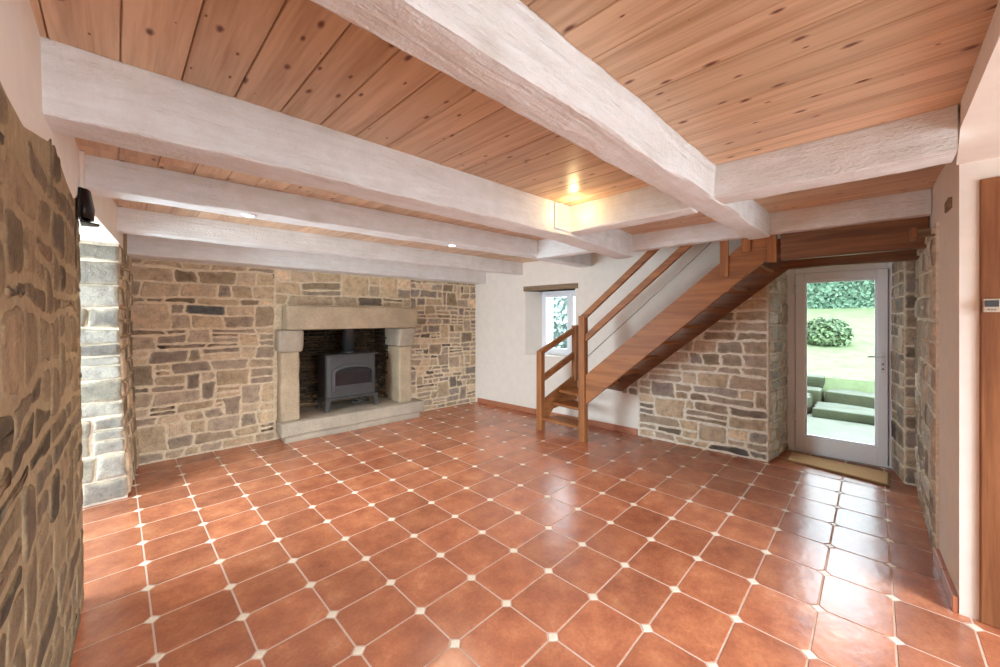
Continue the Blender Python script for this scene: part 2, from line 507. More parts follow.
def quad_outline(c, rnd_amt, jit, R):
    """softly rounded outline of a 4-corner cell (bl, br, tr, tl)"""
    P = [Vector(p) for p in c]
    m = min((P[1] - P[0]).length, (P[2] - P[1]).length, (P[3] - P[2]).length, (P[0] - P[3]).length)
    rr = [min(0.05, m * 0.42, (0.008 + 0.022 * R.random()) * rnd_amt) for _ in P]
    out = []
    for i in range(4):
        a, b = P[i], P[(i + 1) % 4]
        d = b - a; L_ = d.length
        if L_ < 1e-5: continue
        d /= L_; nn = Vector((-d.y, d.x))
        k = 5 if L_ > 0.2 else (4 if L_ > 0.09 else 3)
        s_, e_ = rr[i], L_ - rr[(i + 1) % 4]
        bow = R.uniform(-0.5, 1) * jit
        for q in range(k):
            t = q / (k - 1)
            p = a + d * (s_ + (e_ - s_) * t) + nn * (bow * math.sin(math.pi * t))
            p += Vector((R.uniform(-jit, jit), R.uniform(-jit, jit))) * (0.8 if 0 < q < k - 1 else 0.5)
            out.append((p.x, p.y))
        # corner
        j = (i + 1) % 4
        nx = (P[(j + 1) % 4] - P[j]).normalized()
        p = P[j] + (nx - d) * rr[j] * 0.3
        out.append((p.x, p.y))
    return out

def rubble(bm, s0, s1, z0, z1, mapf, hr, wr, joint, seed, palette, prot=0.018, rnd=1.0, jit=0.005, mask=None, tall=0.16, wob=0.018, mat=1, colf=None, dark=0.12, mc=(218, 203, 178)):
    R = random.Random(seed)
    zs = [z0]
    while zs[-1] < z1 - hr[0] * 0.7:
        zs.append(min(zs[-1] + R.uniform(*hr), z1))
    if z1 - zs[-1] > 0.01: zs[-1] = z1
    def zb(k, s):
        if k == 0 or k == len(zs) - 1: return zs[k]
        return zs[k] + wob * noise.noise(Vector((s * 1.7, k * 3.7, seed))) * 2
    blocked = {}
    for k in range(len(zs) - 1):
        free = []
        cur = s0
        for (a, b) in sorted(blocked.get(k, [])):
            if a - cur > 0.03: free.append((cur, a))
            cur = max(cur, b)
        if s1 - cur > 0.03: free.append((cur, s1))
        for (a, b) in free:
            cuts = [a]
            while b - cuts[-1] > wr[1]:
                cuts.append(cuts[-1] + R.uniform(*wr) * R.choice((0.6, 1, 1, 1.25)))
                if b - cuts[-1] < wr[0] * 0.5: cuts.pop(); break
            if b - cuts[-1] > wr[1] * 0.9 and b - cuts[-1] > 2 * wr[0]: cuts.append((cuts[-1] + b) / 2 + R.uniform(-.03, .03))
            cuts.append(b)
            skew = [0] + [R.uniform(-0.018, 0.018) for _ in cuts[1:-1]] + [0]
            for i in range(len(cuts) - 1):
                p, q = cuts[i], cuts[i + 1]
                top = k + 1
                if k + 2 < len(zs) and R.random() < tall and (q - p) < wr[1] * 0.9:
                    bl = blocked.get(k + 1, [])
                    if all(q <= x or p >= y for x, y in bl):
                        blocked.setdefault(k + 1, []).append((p, q)); top = k + 2
                j = joint / 2
                def cell(p, q, lo0, lo1, hi0, hi1, sk0, sk1):
                    c = [(p + j - sk0, lo0 + j), (q - j - sk1, lo1 + j), (q - j + sk1, hi1 - j), (p + j + sk0, hi0 - j)]
                    cx = (p + q) / 2; cz = (lo0 + lo1 + hi0 + hi1) / 4
                    if mask and not mask(cx, cz, q - p): return
                    if c[1][0] - c[0][0] < 0.015 or c[3][1] - c[0][1] < 0.012: return
                    col = R.choice(palette)
                    f = R.uniform(0.86, 1.08)
                    if R.random() < dark: f *= 0.74
                    col = tuple(min(255, v * f) for v in col)
                    if colf: col = colf(cx, cz, col)
                    stone_face(bm, quad_outline(c, rnd, jit, R), mapf, prot * R.uniform(0.6, 1.25), col, R.random() * 50, mat, mc)
                lo0, lo1, hi0, hi1 = zb(k, p), zb(k, q), zb(top, p), zb(top, q)
                sk0, sk1 = skew[i], skew[i + 1]
                if top == k + 1 and (hi0 - lo0) > hr[0] * 1.5 and R.random() < 0.16:
                    t = R.uniform(0.4, 0.6)
                    m0, m1 = lo0 + (hi0 - lo0) * t, lo1 + (hi1 - lo1) * t
                    cell(p, q, lo0, lo1, m0, m1, sk0 * .5, sk1 * .5); cell(p, q, m0, m1, hi0, hi1, sk0 * .5, sk1 * .5)
                else:
                    cell(p, q, lo0, lo1, hi0, hi1, sk0, sk1)

def planar(O, e, n):
    O = Vector(O); e = Vector(e).normalized(); n = Vector(n).normalized()
    return lambda s, z, d: O + e * s + n * d + Vector((0, 0, z))

# ------------------------------------------------------------------ room axes
ZC = 2.46                                   # underside of the boards
aF = math.atan(-0.055)
OF = Vector((0.09, 5.495, 0)); eF = Vector((math.cos(aF), math.sin(aF), 0)); inF = Vector((-math.sin(aF), math.cos(aF), 0))
FM = frame(OF, eF, inF)                     # fireplace wall: x along it, y into it
OS = Vector((4.673, 5.198, 0)); eS = (Vector((4.92, 0.8, 0)) - OS).normalized(); inS = Vector((-eS.y, eS.x, 0))
SM = frame(OS, eS, inS)                     # stair wall: x along it (towards the door), y into it
def FP(s, off, z): return FM @ Vector((s, -off, z))
def SP(s, off, z): return SM @ Vector((s, -off, z))

# ------------------------------------------------------------------ floor
XL = [-0.868, -0.535, -0.202, 0.132, 0.465, 0.796, 1.134, 1.492, 1.863, 2.245, 2.633, 3.024, 3.41, 3.786, 4.154, 4.51, 4.86, 5.21, 5.56, 5.9]
YL = [5.8, 5.49, 5.18, 4.87, 4.55, 4.22, 3.9, 3.589, 3.28, 2.965, 2.642, 2.329, 2.016, 1.709, 1.42, 1.111, 0.808, 0.505, 0.212, -0.076, -0.36, -0.655, -0.95, -1.25, -1.55, -1.85, -2.15, -2.45, -2.75][::-1]
bm = bmesh.new()
box(bm, -0.85, 5.72, -2.7, 5.75, -0.16, -0.0014, mat=0)
g = 0.0038; cut = 0.030
def poly_tile(pts, mat, top=0.0, ins=0.0035):
    cx = sum(p[0] for p in pts) / len(pts); cy = sum(p[1] for p in pts) / len(pts)
    lo = [bm.verts.new((x, y, -0.0045)) for x, y in pts]
    md = [bm.verts.new((x, y, top - 0.0016)) for x, y in pts]
    hi = []
    for x, y in pts:
        d = math.hypot(x - cx, y - cy); k = 1 - ins / d
        hi.append(bm.verts.new((cx + (x - cx) * k, cy + (y - cy) * k, top)))
    n = len(pts)
    for a, b in ((lo, md), (md, hi)):
        for i in range(n):
            f = bm.faces.new((a[i], a[(i + 1) % n], b[(i + 1) % n], b[i])); f.material_index = mat
    f = bm.faces.new(hi); f.material_index = mat
for i in range(len(XL) - 1):
    for j in range(len(YL) - 1):
        x0, x1, y0, y1 = XL[i] + g, XL[i + 1] - g, YL[j] + g, YL[j + 1] - g
        if x0 < -0.84: x0 = -0.84
        if x1 > 5.71: x1 = 5.71
        if y1 > 5.74: y1 = 5.74
        if y0 < -2.69: y0 = -2.69
        if x1 - x0 < 0.1 or y1 - y0 < 0.1: continue
        c = cut
        poly_tile([(x0 + c, y0), (x1 - c, y0), (x1, y0 + c), (x1, y1 - c), (x1 - c, y1), (x0 + c, y1), (x0, y1 - c), (x0, y0 + c)], 1, R.uniform(-0.0006, 0.0006))
for x in XL[1:-1]:
    for y in YL[1:-1]:
        r = cut - 0.0015
        poly_tile([(x - r, y), (x, y - r), (x + r, y), (x, y + r)], 2, 0.0002, 0.003)
floor = struct(obj('floor', bm, [GROUT, TILE, DOT], base=False, recalc=False))

# ------------------------------------------------------------------ ceiling boards
bm = bmesh.new()
pw = 0.1667
def boards(x0, x1, y0, y1):
    k0 = math.floor((x0 - 0.012) / pw)
    x = 0.012 + k0 * pw
    while x < x1:
        a, b = max(x, x0) + 0.0012, min(x + pw, x1) - 0.0012
        if b - a > 0.01:
            t = bmesh.new()
            vs = [(a, 0.004), (a + 0.003, 0), (b - 0.003, 0), (b, 0.004), (b, 0.02), (a, 0.02)]
            A = [t.verts.new((p, y0, ZC + q)) for p, q in vs]; B = [t.verts.new((p, y1, ZC + q)) for p, q in vs]
            t.faces.new(A); t.faces.new(B[::-1])
            for i in range(6): t.faces.new((A[i], B[i], B[(i + 1) % 6], A[(i + 1) % 6]))
            join(bm, t, I4, 0)
        x += pw
boards(-0.75, 4.12, -2.65, 1.95)
boards(-0.75, 3.66, 1.95, 2.98)
boards(-0.75, 4.85, 2.98, 5.6)
# slab above, with the stairwell shaft left open
box(bm, -0.8, 4.12, -2.75, 1.95, ZC + 0.02, ZC + 0.3, mat=1)
box(bm, -0.8, 3.66, 1.95, 2.98, ZC + 0.02, ZC + 0.3, mat=1)
box(bm, -0.8, 5.3, 2.98, 5.8, ZC + 0.02, ZC + 0.3, mat=1)
box(bm, 3.66, 5.72, -0.4, 2.98, 3.3, 3.42, mat=1)
box(bm, 4.06, 4.12, -0.4, 1.95, ZC + 0.3, 3.3, mat=1)
box(bm, 3.6, 3.66, 1.9, 2.98, ZC + 0.3, 3.3, mat=1)
box(bm, 3.66, 4.12, 1.89, 1.95, ZC + 0.3, 3.3, mat=1)
box(bm, 3.6, 5.3, 2.98, 3.04, ZC + 0.3, 3.3, mat=1)
ceiling = struct(obj('ceiling', bm, [PINE, PLASTER], base=False, recalc=False))

# ------------------------------------------------------------------ fireplace wall
bm = bmesh.new()
box(bm, -0.6, 1.52, 0, 0.65, -0.16, ZC + 0.05, FM, mat=0)
box(bm, 3.02, 4.75, 0, 0.65, -0.16, ZC + 0.05, FM, mat=0)
box(bm, 1.52, 3.02, 0, 0.65, 1.45, ZC + 0.05, FM, mat=0)
fm = lambda s, z, d: FP(s, d, z)
def maskF(s, z, w):
    if 1.36 < s < 3.2 and z < 1.66: return False
    if 1.3 < s < 3.36 and z < 0.24: return False
    return True
def colF(s, z, c):
    if 0.62 < s < 0.95 and 1.58 < z < 1.72: return (98, 98, 100)
    return c
# the chimney breast above the lintel stands a little proud of the wall
rubble(bm, 0.0, 1.33, 0.01, 2.17, fm, (0.06, 0.165), (0.12, 0.38), 0.02, 11, TAN, 0.012, jit=0.008, mask=maskF, colf=colF)
rubble(bm, 1.33, 3.245, 1.72, 2.17, lambda s, z, d: FP(s, d + 0.022, z), (0.09, 0.19), (0.2, 0.46), 0.02, 12, TAN, 0.012, jit=0.008)
rubble(bm, 3.245, 4.6, 0.01, 2.17, fm, (0.06, 0.14), (0.1, 0.3), 0.019, 13, TAN + GREYS[:3], 0.012, jit=0.007, mask=maskF)
box(bm, 1.33, 3.245, -0.02, 0.01, 1.66, 2.3, FM, mat=0)
wall_back = struct(obj('wall_back', bm, [MORTAR, STONE], base=False, recalc=False))

# ------------------------------------------------------------------ left wall with its window recess
def xl(y, z):                                  # face of the near stretch
    k = min(1, max(0, (y - 1.8) / 1.3))
    bot = -0.168 + 0.046 * k; top = -0.178 + 0.036 * k
    t = min(1, max(0, z / 2.2))
    return bot + (top - bot) * t
bm = bmesh.new()
NY = 3.1
def lmap(s, z, d): return Vector((xl(s, z) + d, s, z))
ys = [-2.7 + 0.29 * i for i in range(21)]; ys[-1] = NY; zz = [-0.16, 0, 0.5, 1.0, 1.5, 2.0, 2.2, ZC + 0.05]
grid = [[bm.verts.new(lmap(y, z, 0)) for z in zz] for y in ys]
back = [[bm.verts.new((-0.78, y, z)) for z in zz] for y in ys]
for i in range(len(ys) - 1):
    for j in range(len(zz) - 1):
        f = bm.faces.new((grid[i][j], grid[i + 1][j], grid[i + 1][j + 1], grid[i][j + 1])); f.material_index = 0
        bm.faces.new((back[i][j], back[i][j + 1], back[i + 1][j + 1], back[i + 1][j]))
for j in range(len(zz) - 1):
    bm.faces.new((grid[-1][j], back[-1][j], back[-1][j + 1], grid[-1][j + 1]))
    bm.faces.new((grid[0][j], grid[0][j + 1], back[0][j + 1], back[0][j]))
def maskL(s, z, w): return z < 1.93 + 0.1 * min(2.8, max(0, s)) / 1.2 - 0.04 * math.sin(s * 5)
rubble(bm, -0.3, NY - 0.012, 0.01, 2.3, lmap, (0.065, 0.15), (0.14, 0.4), 0.03, 21, SHADED_BROWN, 0.006, rnd=2.2, mc=(164, 143, 114), jit=0.009, mask=maskL, tall=0.25, wob=0.04)
# jamb of the recess on the near side
rubble(bm, 0.02, 0.55, 0.01, 2.17, lambda s, z, d: Vector((-0.13 - s, NY + d, z)), (0.1, 0.2), (0.15, 0.3), 0.02, 22, SHADED_BROWN, 0.012, mat=1)
# lime skim on the upper part
def skim(y0, y1, zf, mat):
    n = 24
    a = []; b = []
    for i in range(n + 1):
        y = y0 + (y1 - y0) * i / n
        a.append(bm.verts.new(lmap(y, zf(y), 0.01))); b.append(bm.verts.new(lmap(y, ZC + 0.03, 0.004)))
    for i in range(n):
        f = bm.faces.new((a[i], a[i + 1], b[i + 1], b[i])); f.material_index = mat; f.smooth = True
        c0 = bm.verts.new(lmap(y0 + (y1 - y0) * i / n, zf(y0 + (y1 - y0) * i / n) - 0.02, 0.0)); c1 = bm.verts.new(lmap(y0 + (y1 - y0) * (i + 1) / n, zf(y0 + (y1 - y0) * (i + 1) / n) - 0.02, 0.0))
        f = bm.faces.new((c0, c1, a[i + 1], a[i])); f.material_index = mat; f.smooth = True
skim(-2.6, NY - 0.005, lambda y: 1.99 + 0.1 * min(2.8, max(0, y)) / 1.2 - 0.04 * math.sin(y * 5) + 0.03 * noise.noise(Vector((y * 4, 0, 3))), 2)
# far pier, between the recess and the fireplace wall
PY = 4.59
def pmap(s, z, d):
    bx = 0.0 + 0.09 * (s - PY) / 0.9; bulge = 0.055 * (1 - min(1, z / 1.6)) ** 1.5
    return Vector((bx + 0.02 + bulge + d, s, z))
gg = [[bm.verts.new(pmap(y, z, 0)) for z in zz] for y in (PY, 5.0, 5.75)]
gb = [[bm.verts.new((-0.78, y, z)) for z in zz] for y in (PY, 5.0, 5.75)]
for i in range(2):
    for j in range(len(zz) - 1):
        bm.faces.new((gg[i][j], gg[i + 1][j], gg[i + 1][j + 1], gg[i][j + 1]))
        bm.faces.new((gb[i][j], gb[i][j + 1], gb[i + 1][j + 1], gb[i + 1][j]))
for j in range(len(zz) - 1):
    f = bm.faces.new((gg[0][j], gg[0][j + 1], gb[0][j + 1], gb[0][j])); f.material_index = 3
    bm.faces.new((gg[-1][j], gb[-1][j], gb[-1][j + 1], gg[-1][j + 1]))
rubble(bm, PY + 0.005, 5.5, 0.01, 2.17, pmap, (0.1, 0.2), (0.12, 0.3), 0.022, 23, SHADED_BROWN + TAN, 0.016)
def rmap(s, z, d): return Vector((pmap(PY, z, 0).x + 0.012 - s, PY - d, z))
rubble(bm, 0.0, 0.74, 0.01, 2.17, rmap, (0.11, 0.21), (0.3, 0.5), 0.014, 24, NICHE, 0.03, rnd=0.8, jit=0.006, dark=0)
# lintel over the recess
def prism_l(pts, z0, z1, mat):
    prism(bm, pts, z0, z1, axis='z', mat=mat)
prism_l([(-0.122, NY - 0.02), (0.03, PY + 0.02), (0.1, 5.6), (-0.78, 5.6), (-0.78, NY - 0.02)], 2.18, ZC + 0.03, 2)
# below and beside the window of the recess
wall_left = struct(obj('wall_left', bm, [SHADED_MORTAR, STONE, PLASTER, PALE_MORTAR], base=False, recalc=False))

# window in the recess, glazed to the floor
w2 = structure_root('window_2', (-0.74, 3.85, 0))
bm = bmesh.new()
for y0, y1, z0, z1 in ((NY, NY + 0.07, 0, 2.18), (PY - 0.07, PY, 0, 2.18), (NY + 0.07, PY - 0.07, 2.1, 2.18), (NY + 0.07, PY - 0.07, 0, 0.09), (3.81, 3.89, 0.09, 2.1)):
    box(bm, -0.775, -0.715, y0, y1, z0, z1, bev=0.004)
obj('window_frame', bm, PVC, w2)
for y0, y1 in ((NY + 0.07, 3.81), (3.89, PY - 0.07)):
    bm = bmesh.new(); box(bm, -0.752, -0.744, y0, y1, 0.09, 2.1); obj('pane', bm, GLASS, w2)

# ------------------------------------------------------------------ stair wall (plaster, stone under the flight)
bm = bmesh.new()
TH = 0.62
W0, W1, WZ0, WZ1 = 1.12, 2.05, 0.95, 1.985
HT = 3.35
box(bm, -0.5, W0, 0, TH, -0.16, HT, SM, mat=0)
box(bm, W1, 3.0, 0, TH, -0.16, HT, SM, mat=0)
box(bm, W0, W1, 0, TH, -0.16, WZ0, SM, mat=0)
box(bm, W0, W1, 0, TH, WZ1, HT, SM, mat=0)
box(bm, 3.0, 4.405, 0, 0.72, -0.16, HT, SM, mat=0)
# splayed left side of the window opening
prism(bm, [(W0, 0.0), (W0 + 0.13, 0.3), (W0 + 0.13, TH), (W0, TH)], WZ0, WZ1, SM, axis='z', mat=0)
stair_line = lambda y: 0.60 + 0.833 * (2.4 - y)
# pointed stone below the flight
def maskS(s, z, w):
    y = 5.198 - 0.998 * s
    top = stair_line(y) + 0.04
    if s < 3.02: return z > 0.53 - 0.1 * (3.02 - s) / 0.3 and z < top
    return z < top + 0.06
pts = [(3.0, -0.01), (4.4, -0.01), (4.4, stair_line(5.198 - 4.4) + 0.1), (3.0, stair_line(5.198 - 3.0) + 0.1), (2.74, 0.66), (2.74, 0.56), (3.0, 0.50)]
prism(bm, pts, -0.006, 0.004, SM, axis='y', mat=1)
rubble(bm, 2.76, 3.0, 0.52, 1.2, lambda s, z, d: SP(s, d + 0.004, z), (0.08, 0.13), (0.1, 0.2), 0.02, 30, GREYS, 0.014, mask=maskS, mat=2)
rubble(bm, 3.0, 4.4, 0.01, 2.4, lambda s, z, d: SP(s, d + 0.004, z), (0.085, 0.17), (0.15, 0.42), 0.022, 31, GREYS + TAN[:4], 0.012, jit=0.009, mask=maskS, mat=2)
# reveal of the garden door, left side
prism(bm, [(4.38, 0.0), (4.405, 0.0), (4.52, 0.72), (4.38, 0.72)], -0.16, HT, SM, axis='z', mat=1)
RM = lambda s, z, d: SM @ Vector((4.405 + 0.115 * s / 0.72 + d, s, z))
rubble(bm, 0.0, 0.6, 0.01, 2.3, RM, (0.09, 0.17), (0.16, 0.3), 0.018, 32, PALE, 0.025, mat=2, dark=0)
# right of the door
box(bm, 4.9, 5.6, 0.3, 0.72, -0.16, HT, SM, mat=1) if False else None
prism(bm, [(5.17, -0.9), (5.17, -0.205), (5.66, -0.135), (5.72, -0.135), (5.72, -0.9)], -0.16, HT, axis='z', mat=3)
rubble(bm, -0.3, -0.205, 0.01, 2.12, lambda s, z, d: Vector((5.17 - d, s, z)), (0.1, 0.2), (0.1, 0.2), 0.012, 33, GREYS, 0.015, mat=2)
rubble(bm, 0.0, 0.46, 0.01, 2.12, lambda s, z, d: Vector((5.17 + s, -0.205 + 0.143 * s + d, z)), (0.1, 0.2), (0.15, 0.25), 0.012, 34, GREYS, 0.012, mat=2)
# lintel above the door
box(bm, 4.98, 5.72, -0.3, 0.86, 2.17, HT, mat=3)
wall_right = struct(obj('wall_right', bm, [PLASTER, PALE_MORTAR, STONE, PALE_MORTAR], base=False, recalc=False))

# side wall on the right with the closet recess
bm = bmesh.new()
prism(bm, [(3.1, -0.9), (3.1, -0.32), (3.65, -0.297), (5.72, -0.285), (5.72, -0.9)], -0.16, HT, axis='z', mat=0)
box(bm, 3.1, 3.4, -2.7, -1.4, -0.16, ZC + 0.05, mat=0)
box(bm, 3.1, 3.4, -1.42, -0.9, 2.26, ZC + 0.05, mat=0)
rubble(bm, 3.67, 5.16, 0.02, 2.14, lambda s, z, d: Vector((s, -0.288 + d, z)), (0.1, 0.2), (0.16, 0.4), 0.022, 41, GREYS + PALE, 0.018, mat=1)
box(bm, 3.66, 5.17, -0.3, -0.284, 0, 2.16, mat=2)
# boxed header across the recess
prism(bm, [(-0.2, -0.46), (3.1, -0.46), (3.1, -0.31), (2.5, -0.262), (-0.2, -0.24)], 2.352, ZC + 0.04, axis='z', mat=0)
wall_front = struct(obj('wall_front', bm, [PLASTER, STONE, PALE_MORTAR], base=False, recalc=False))
# wall behind the camera; its window opening is added to pass fill light
bm = bmesh.new()
box(bm, -0.8, 0.15, -2.85, -2.65, -0.16, ZC + 0.05); box(bm, 2.75, 3.4, -2.85, -2.65, -0.16, ZC + 0.05)
box(bm, 0.15, 2.75, -2.85, -2.65, -0.16, 0.05); box(bm, 0.15, 2.75, -2.85, -2.65, 2.3, ZC + 0.05)
struct(obj('wall_rear', bm, PLASTER, base=False))
w3 = structure_root('window_added', (1.45, -2.75, 0.7))
bm = bmesh.new()
for x0, x1, z0, z1 in ((0.15, 0.23, 0.05, 2.3), (2.67, 2.75, 0.05, 2.3), (0.23, 2.67, 0.05, 0.13), (0.23, 2.67, 2.22, 2.3), (1.41, 1.49, 0.13, 2.22)):
    box(bm, x0, x1, -2.78, -2.72, z0, z1, bev=0.004)
obj('window_frame', bm, PVC, w3)

# skirting
def skirt(name, M, s0, s1, y, h, n, depth=0.014):
    bm = bmesh.new()
    w = (s1 - s0) / n
    for i in range(n):
        box(bm, s0 + i * w + 0.003, s0 + (i + 1) * w - 0.003, y - depth, y, 0.0, h, M, 0.003)
    return struct(obj(name, bm, SKIRT))
skirt('baseboard_right', SM, 0.02, 2.99, 0.0, 0.085, 9)
bm = bmesh.new()
RB = frame((3.1, -0.32, 0), (0.55, 0.023, 0), (-0.023, 0.55, 0))
for i in range(2): box(bm, 0.29 * i + 0.003, 0.29 * (i + 1) - 0.003, 0, 0.024, 0, 0.085, RB, bev=0.003)
struct(obj('baseboard_front', bm, SKIRT))

# ------------------------------------------------------------------ beams
def beam(path, w, z0, z1, mat, name, label, axis='x', seed=0, rough=0.006, ch=0.007):
    """path: near-face line; the beam lies on the far (+) side of it"""
    bm = bmesh.new()
    pts = [Vector((p[0], p[1], 0)) for p in path]
    segs = []
    tot = sum((b - a).length for a, b in zip(pts, pts[1:]))
    n = max(4, int(tot / 0.07))
    for i in range(n + 1):
        t = tot * i / n
        for a, b in zip(pts, pts[1:]):
            l = (b - a).length
            if t <= l + 1e-6: segs.append(a.lerp(b, min(1, t / l))); break
            t -= l
    prof = []
    k = 5
    for i in range(k + 1): prof.append((ch + (w - 2 * ch) * i / k, z0))
    for i in range(k + 1): prof.append((w, z0 + ch + (z1 - z0 - 2 * ch) * i / k))
    prof.append((w, z1)); prof.append((0, z1))
    for i in range(k + 1): prof.append((0, z1 - ch - (z1 - z0 - 2 * ch) * i / k))
    rings = []
    cw, cz = w / 2, (z0 + z1) / 2
    for p in segs:
        ring = []
        for c, z in prof:
            q = Vector((p.x, p.y + c, z)) if axis == 'x' else Vector((p.x + c, p.y, z))
            al = p.x if axis == 'x' else p.y
            nn = noise.noise(Vector((al * 2.3, c * 5, z * 5 + seed * 9.1))) + 0.5 * noise.noise(Vector((al * 7, c * 12, z * 12 + seed * 4.7)))
            dc = rough * nn * (1 if c > cw else -1) * 1.0
            dz = rough * nn * 0.9
            edge = (abs(c) < ch * 1.1 or abs(c - w) < ch * 1.1) and z < z0 + ch * 1.1
            if edge:
                e = 0.007 * noise.noise(Vector((al * 4.5, c * 3 + 7, seed * 3.3)))
                dz += abs(e) * 1.3
            if z > z1 - 1e-4: dz = 0
            if axis == 'x': q += Vector((0, dc if c < 0.001 or c > w - 0.001 else 0, dz if z < z0 + ch else 0))
            else: q += Vector((dc if c < 0.001 or c > w - 0.001 else 0, 0, dz if z < z0 + ch else 0))
            ring.append(bm.verts.new(q))
        rings.append(ring)
    m = len(prof)
    for a, b in zip(rings, rings[1:]):
        for i in range(m):
            f = bm.faces.new((a[i], a[(i + 1) % m], b[(i + 1) % m], b[i])); f.smooth = True
        for i in (0, k, k + 1, 2 * k + 1, 2 * k + 4, 3 * k + 4):
            e = bm.edges.get((a[i], b[i]))
            if e: e.smooth = False
    bm.faces.new(rings[0][::-1]); bm.faces.new(rings[-1])
    o = obj(name, bm, mat)
    for p in o.data.polygons:
        if len(p.vertices) > 4: p.use_smooth = False
    tag(o, label, 'beam', 'exposed white ceiling beams')
    return o
ZB = ZC + 0.002
beam([(-0.3, 0.752), (1.3, 0.708), (2.5, 0.674), (4.0, 0.637)], 0.165, 2.255, ZB, LIMED_X, 'ceiling_beam', 'big roughly hewn white beam crossing overhead, nearest to the viewer, ending above the stair head', seed=1, rough=0.011, ch=0.009)
beam([(-0.3, 1.928), (0.7, 1.86), (2.6, 1.765), (4.0, 1.885)], 0.2, 2.215, ZB, LIMED_X, 'ceiling_beam', 'long white beam with the glowing corner lamp on its side', seed=2)
beam([(-0.3, 3.14), (3.45, 2.82), (4.72, 2.85)], 0.19, 2.275, ZB, LIMED_X, 'ceiling_beam', 'long white beam with two small lit spotlights in its underside', seed=3)
beam([(-0.25, 4.42), (4.74, 4.13)], 0.15, 2.265, ZB, LIMED_X, 'ceiling_beam', 'slender white beam between the spotlight beam and the fireplace wall', seed=4)
beam([(-0.2, 5.2), (4.7, 4.97)], 0.33, 2.17, ZB, LIMED_X, 'wall_beam', 'broad white beam lying along the top of the stone fireplace wall', seed=5)
beam([(2.525, -0.256), (2.515, 0.69)], 0.19, 2.262, ZB, LIMED_Y, 'cross_beam', 'white cross beam running from the big hewn beam to the right wall, nearer one', axis='y', seed=6)
beam([(2.575, 0.835), (2.61, 1.775)], 0.16, 2.245, ZB, LIMED_Y, 'cross_beam', 'short white cross beam beside the glowing corner lamp', axis='y', seed=7)
beam([(3.49, 1.97), (3.49, 2.835)], 0.12, 2.25, ZB, LIMED_Y, 'cross_beam', 'short white cross beam at the stairwell, joining the lamp beam to the spotlight beam', axis='y', seed=8)
beam([(4.02, -0.29), (3.985, 1.9)], 0.11, 2.285, ZB, LIMED_Y, 'cross_beam', 'white cross beam directly in front of the stair head and brown landing timbers', axis='y', seed=9)

# ------------------------------------------------------------------ fireplace
fp = thing('fireplace', FP(2.3, 0.1, 0), 'old granite fireplace with raised hearth, corbels and massive lintel on the stone wall', 'fireplace')
def rough_block(x0, x1, off0, off1, z0, z1, bev, amp, seed, cuts=5, shape=None):
    """hewn stone block in fireplace-wall axes"""
    t = bmesh.new()
    vs = [t.verts.new((x, y, z)) for x in (x0, x1) for y in (-off1, -off0) for z in (z0, z1)]
    for f in ((0, 1, 3, 2), (4, 6, 7, 5), (0, 4, 5, 1), (2, 3, 7, 6), (0, 2, 6, 4), (1, 5, 7, 3)): t.faces.new([vs[i] for i in f])
    if shape: shape(t)
    bmesh.ops.bevel(t, geom=t.edges[:], offset=bev, segments=2, affect='EDGES', profile=0.5)
    bmesh.ops.subdivide_edges(t, edges=[e for e in t.edges if e.calc_length() > 0.12], cuts=cuts, use_grid_fill=True)
    for v in t.verts:
        v.co += Vector((noise.noise(v.co * 7 + Vector((seed, 0, 0))), noise.noise(v.co * 7 + Vector((0, seed, 0))), noise.noise(v.co * 7 + Vector((0, 0, seed))))) * amp
    for f in t.faces: f.smooth = True
    b = bmesh.new(); join(b, t, FM)
    return b
obj('lintel', rough_block(1.415, 3.225, -0.05, 0.28, 1.398, 1.702, 0.014, 0.008, 1), GRANITE, fp)
def corb(t):
    for v in t.verts:
        if v.co.y < -0.2 and v.co.z < 1.2: v.co.y += 0.055
def corbR(t):
    for v in t.verts:
        if v.co.y < -0.2 and v.co.z < 1.2: v.co.y += 0.09
obj('corbel', rough_block(1.335, 1.605, -0.3, 0.28, 1.122, 1.396, 0.025, 0.012, 2, 4, corb), GRANITE_GREY, fp)
obj('corbel', rough_block(2.955, 3.215, -0.3, 0.26, 1.11, 1.396, 0.025, 0.012, 3, 4, corbR), GRANITE_GREY, fp)
obj('jamb', rough_block(1.36, 1.57, -0.3, 0.21, 0.25, 1.122, 0.018, 0.01, 4), GRANITE, fp)
obj('jamb', rough_block(2.965, 3.175, -0.3, 0.19, 0.25, 1.11, 0.018, 0.01, 5), GRANITE, fp)
obj('hearth_slab', rough_block(1.345, 3.335, -0.58, 0.30, 0.085, 0.25, 0.014, 0.007, 6), GRANITE_GREY, fp)
obj('hearth_plinth', rough_block(1.39, 3.265, -0.3, 0.275, 0.0, 0.09, 0.006, 0.004, 7), GRANITE_GREY, fp)
# firebox: thin courses of blackened stone
bm = bmesh.new()
D = 0.62
box(bm, 1.3, 1.56, 0.02, D + 0.03, 0.2, 2.05, FM, mat=0); box(bm, 3.0, 3.2, 0.02, D + 0.03, 0.2, 2.05, FM, mat=0)
box(bm, 1.5, 3.1, D, D + 0.08, 0.2, 2.05, FM, mat=0); box(bm, 1.3, 3.2, 0.0, D + 0.08, 2.05, 2.1, FM, mat=0)
def sootc(s, z, c):
    k = max(0.55, min(1.25, 1.5 - 0.9 * (z - 0.25)))
    return tuple(min(200, v * k) for v in c)
def sootr(s, z, c):
    return sootc(s, z, c)
rubble(bm, 1.56, 3.0, 0.26, 2.04, lambda s, z, d: FM @ Vector((s, D - d, z)), (0.025, 0.05), (0.08, 0.2), 0.008, 51, SOOT, 0.012, mc=(70, 58, 46), mask=None, tall=0.02, wob=0.003, mat=1, colf=sootc)
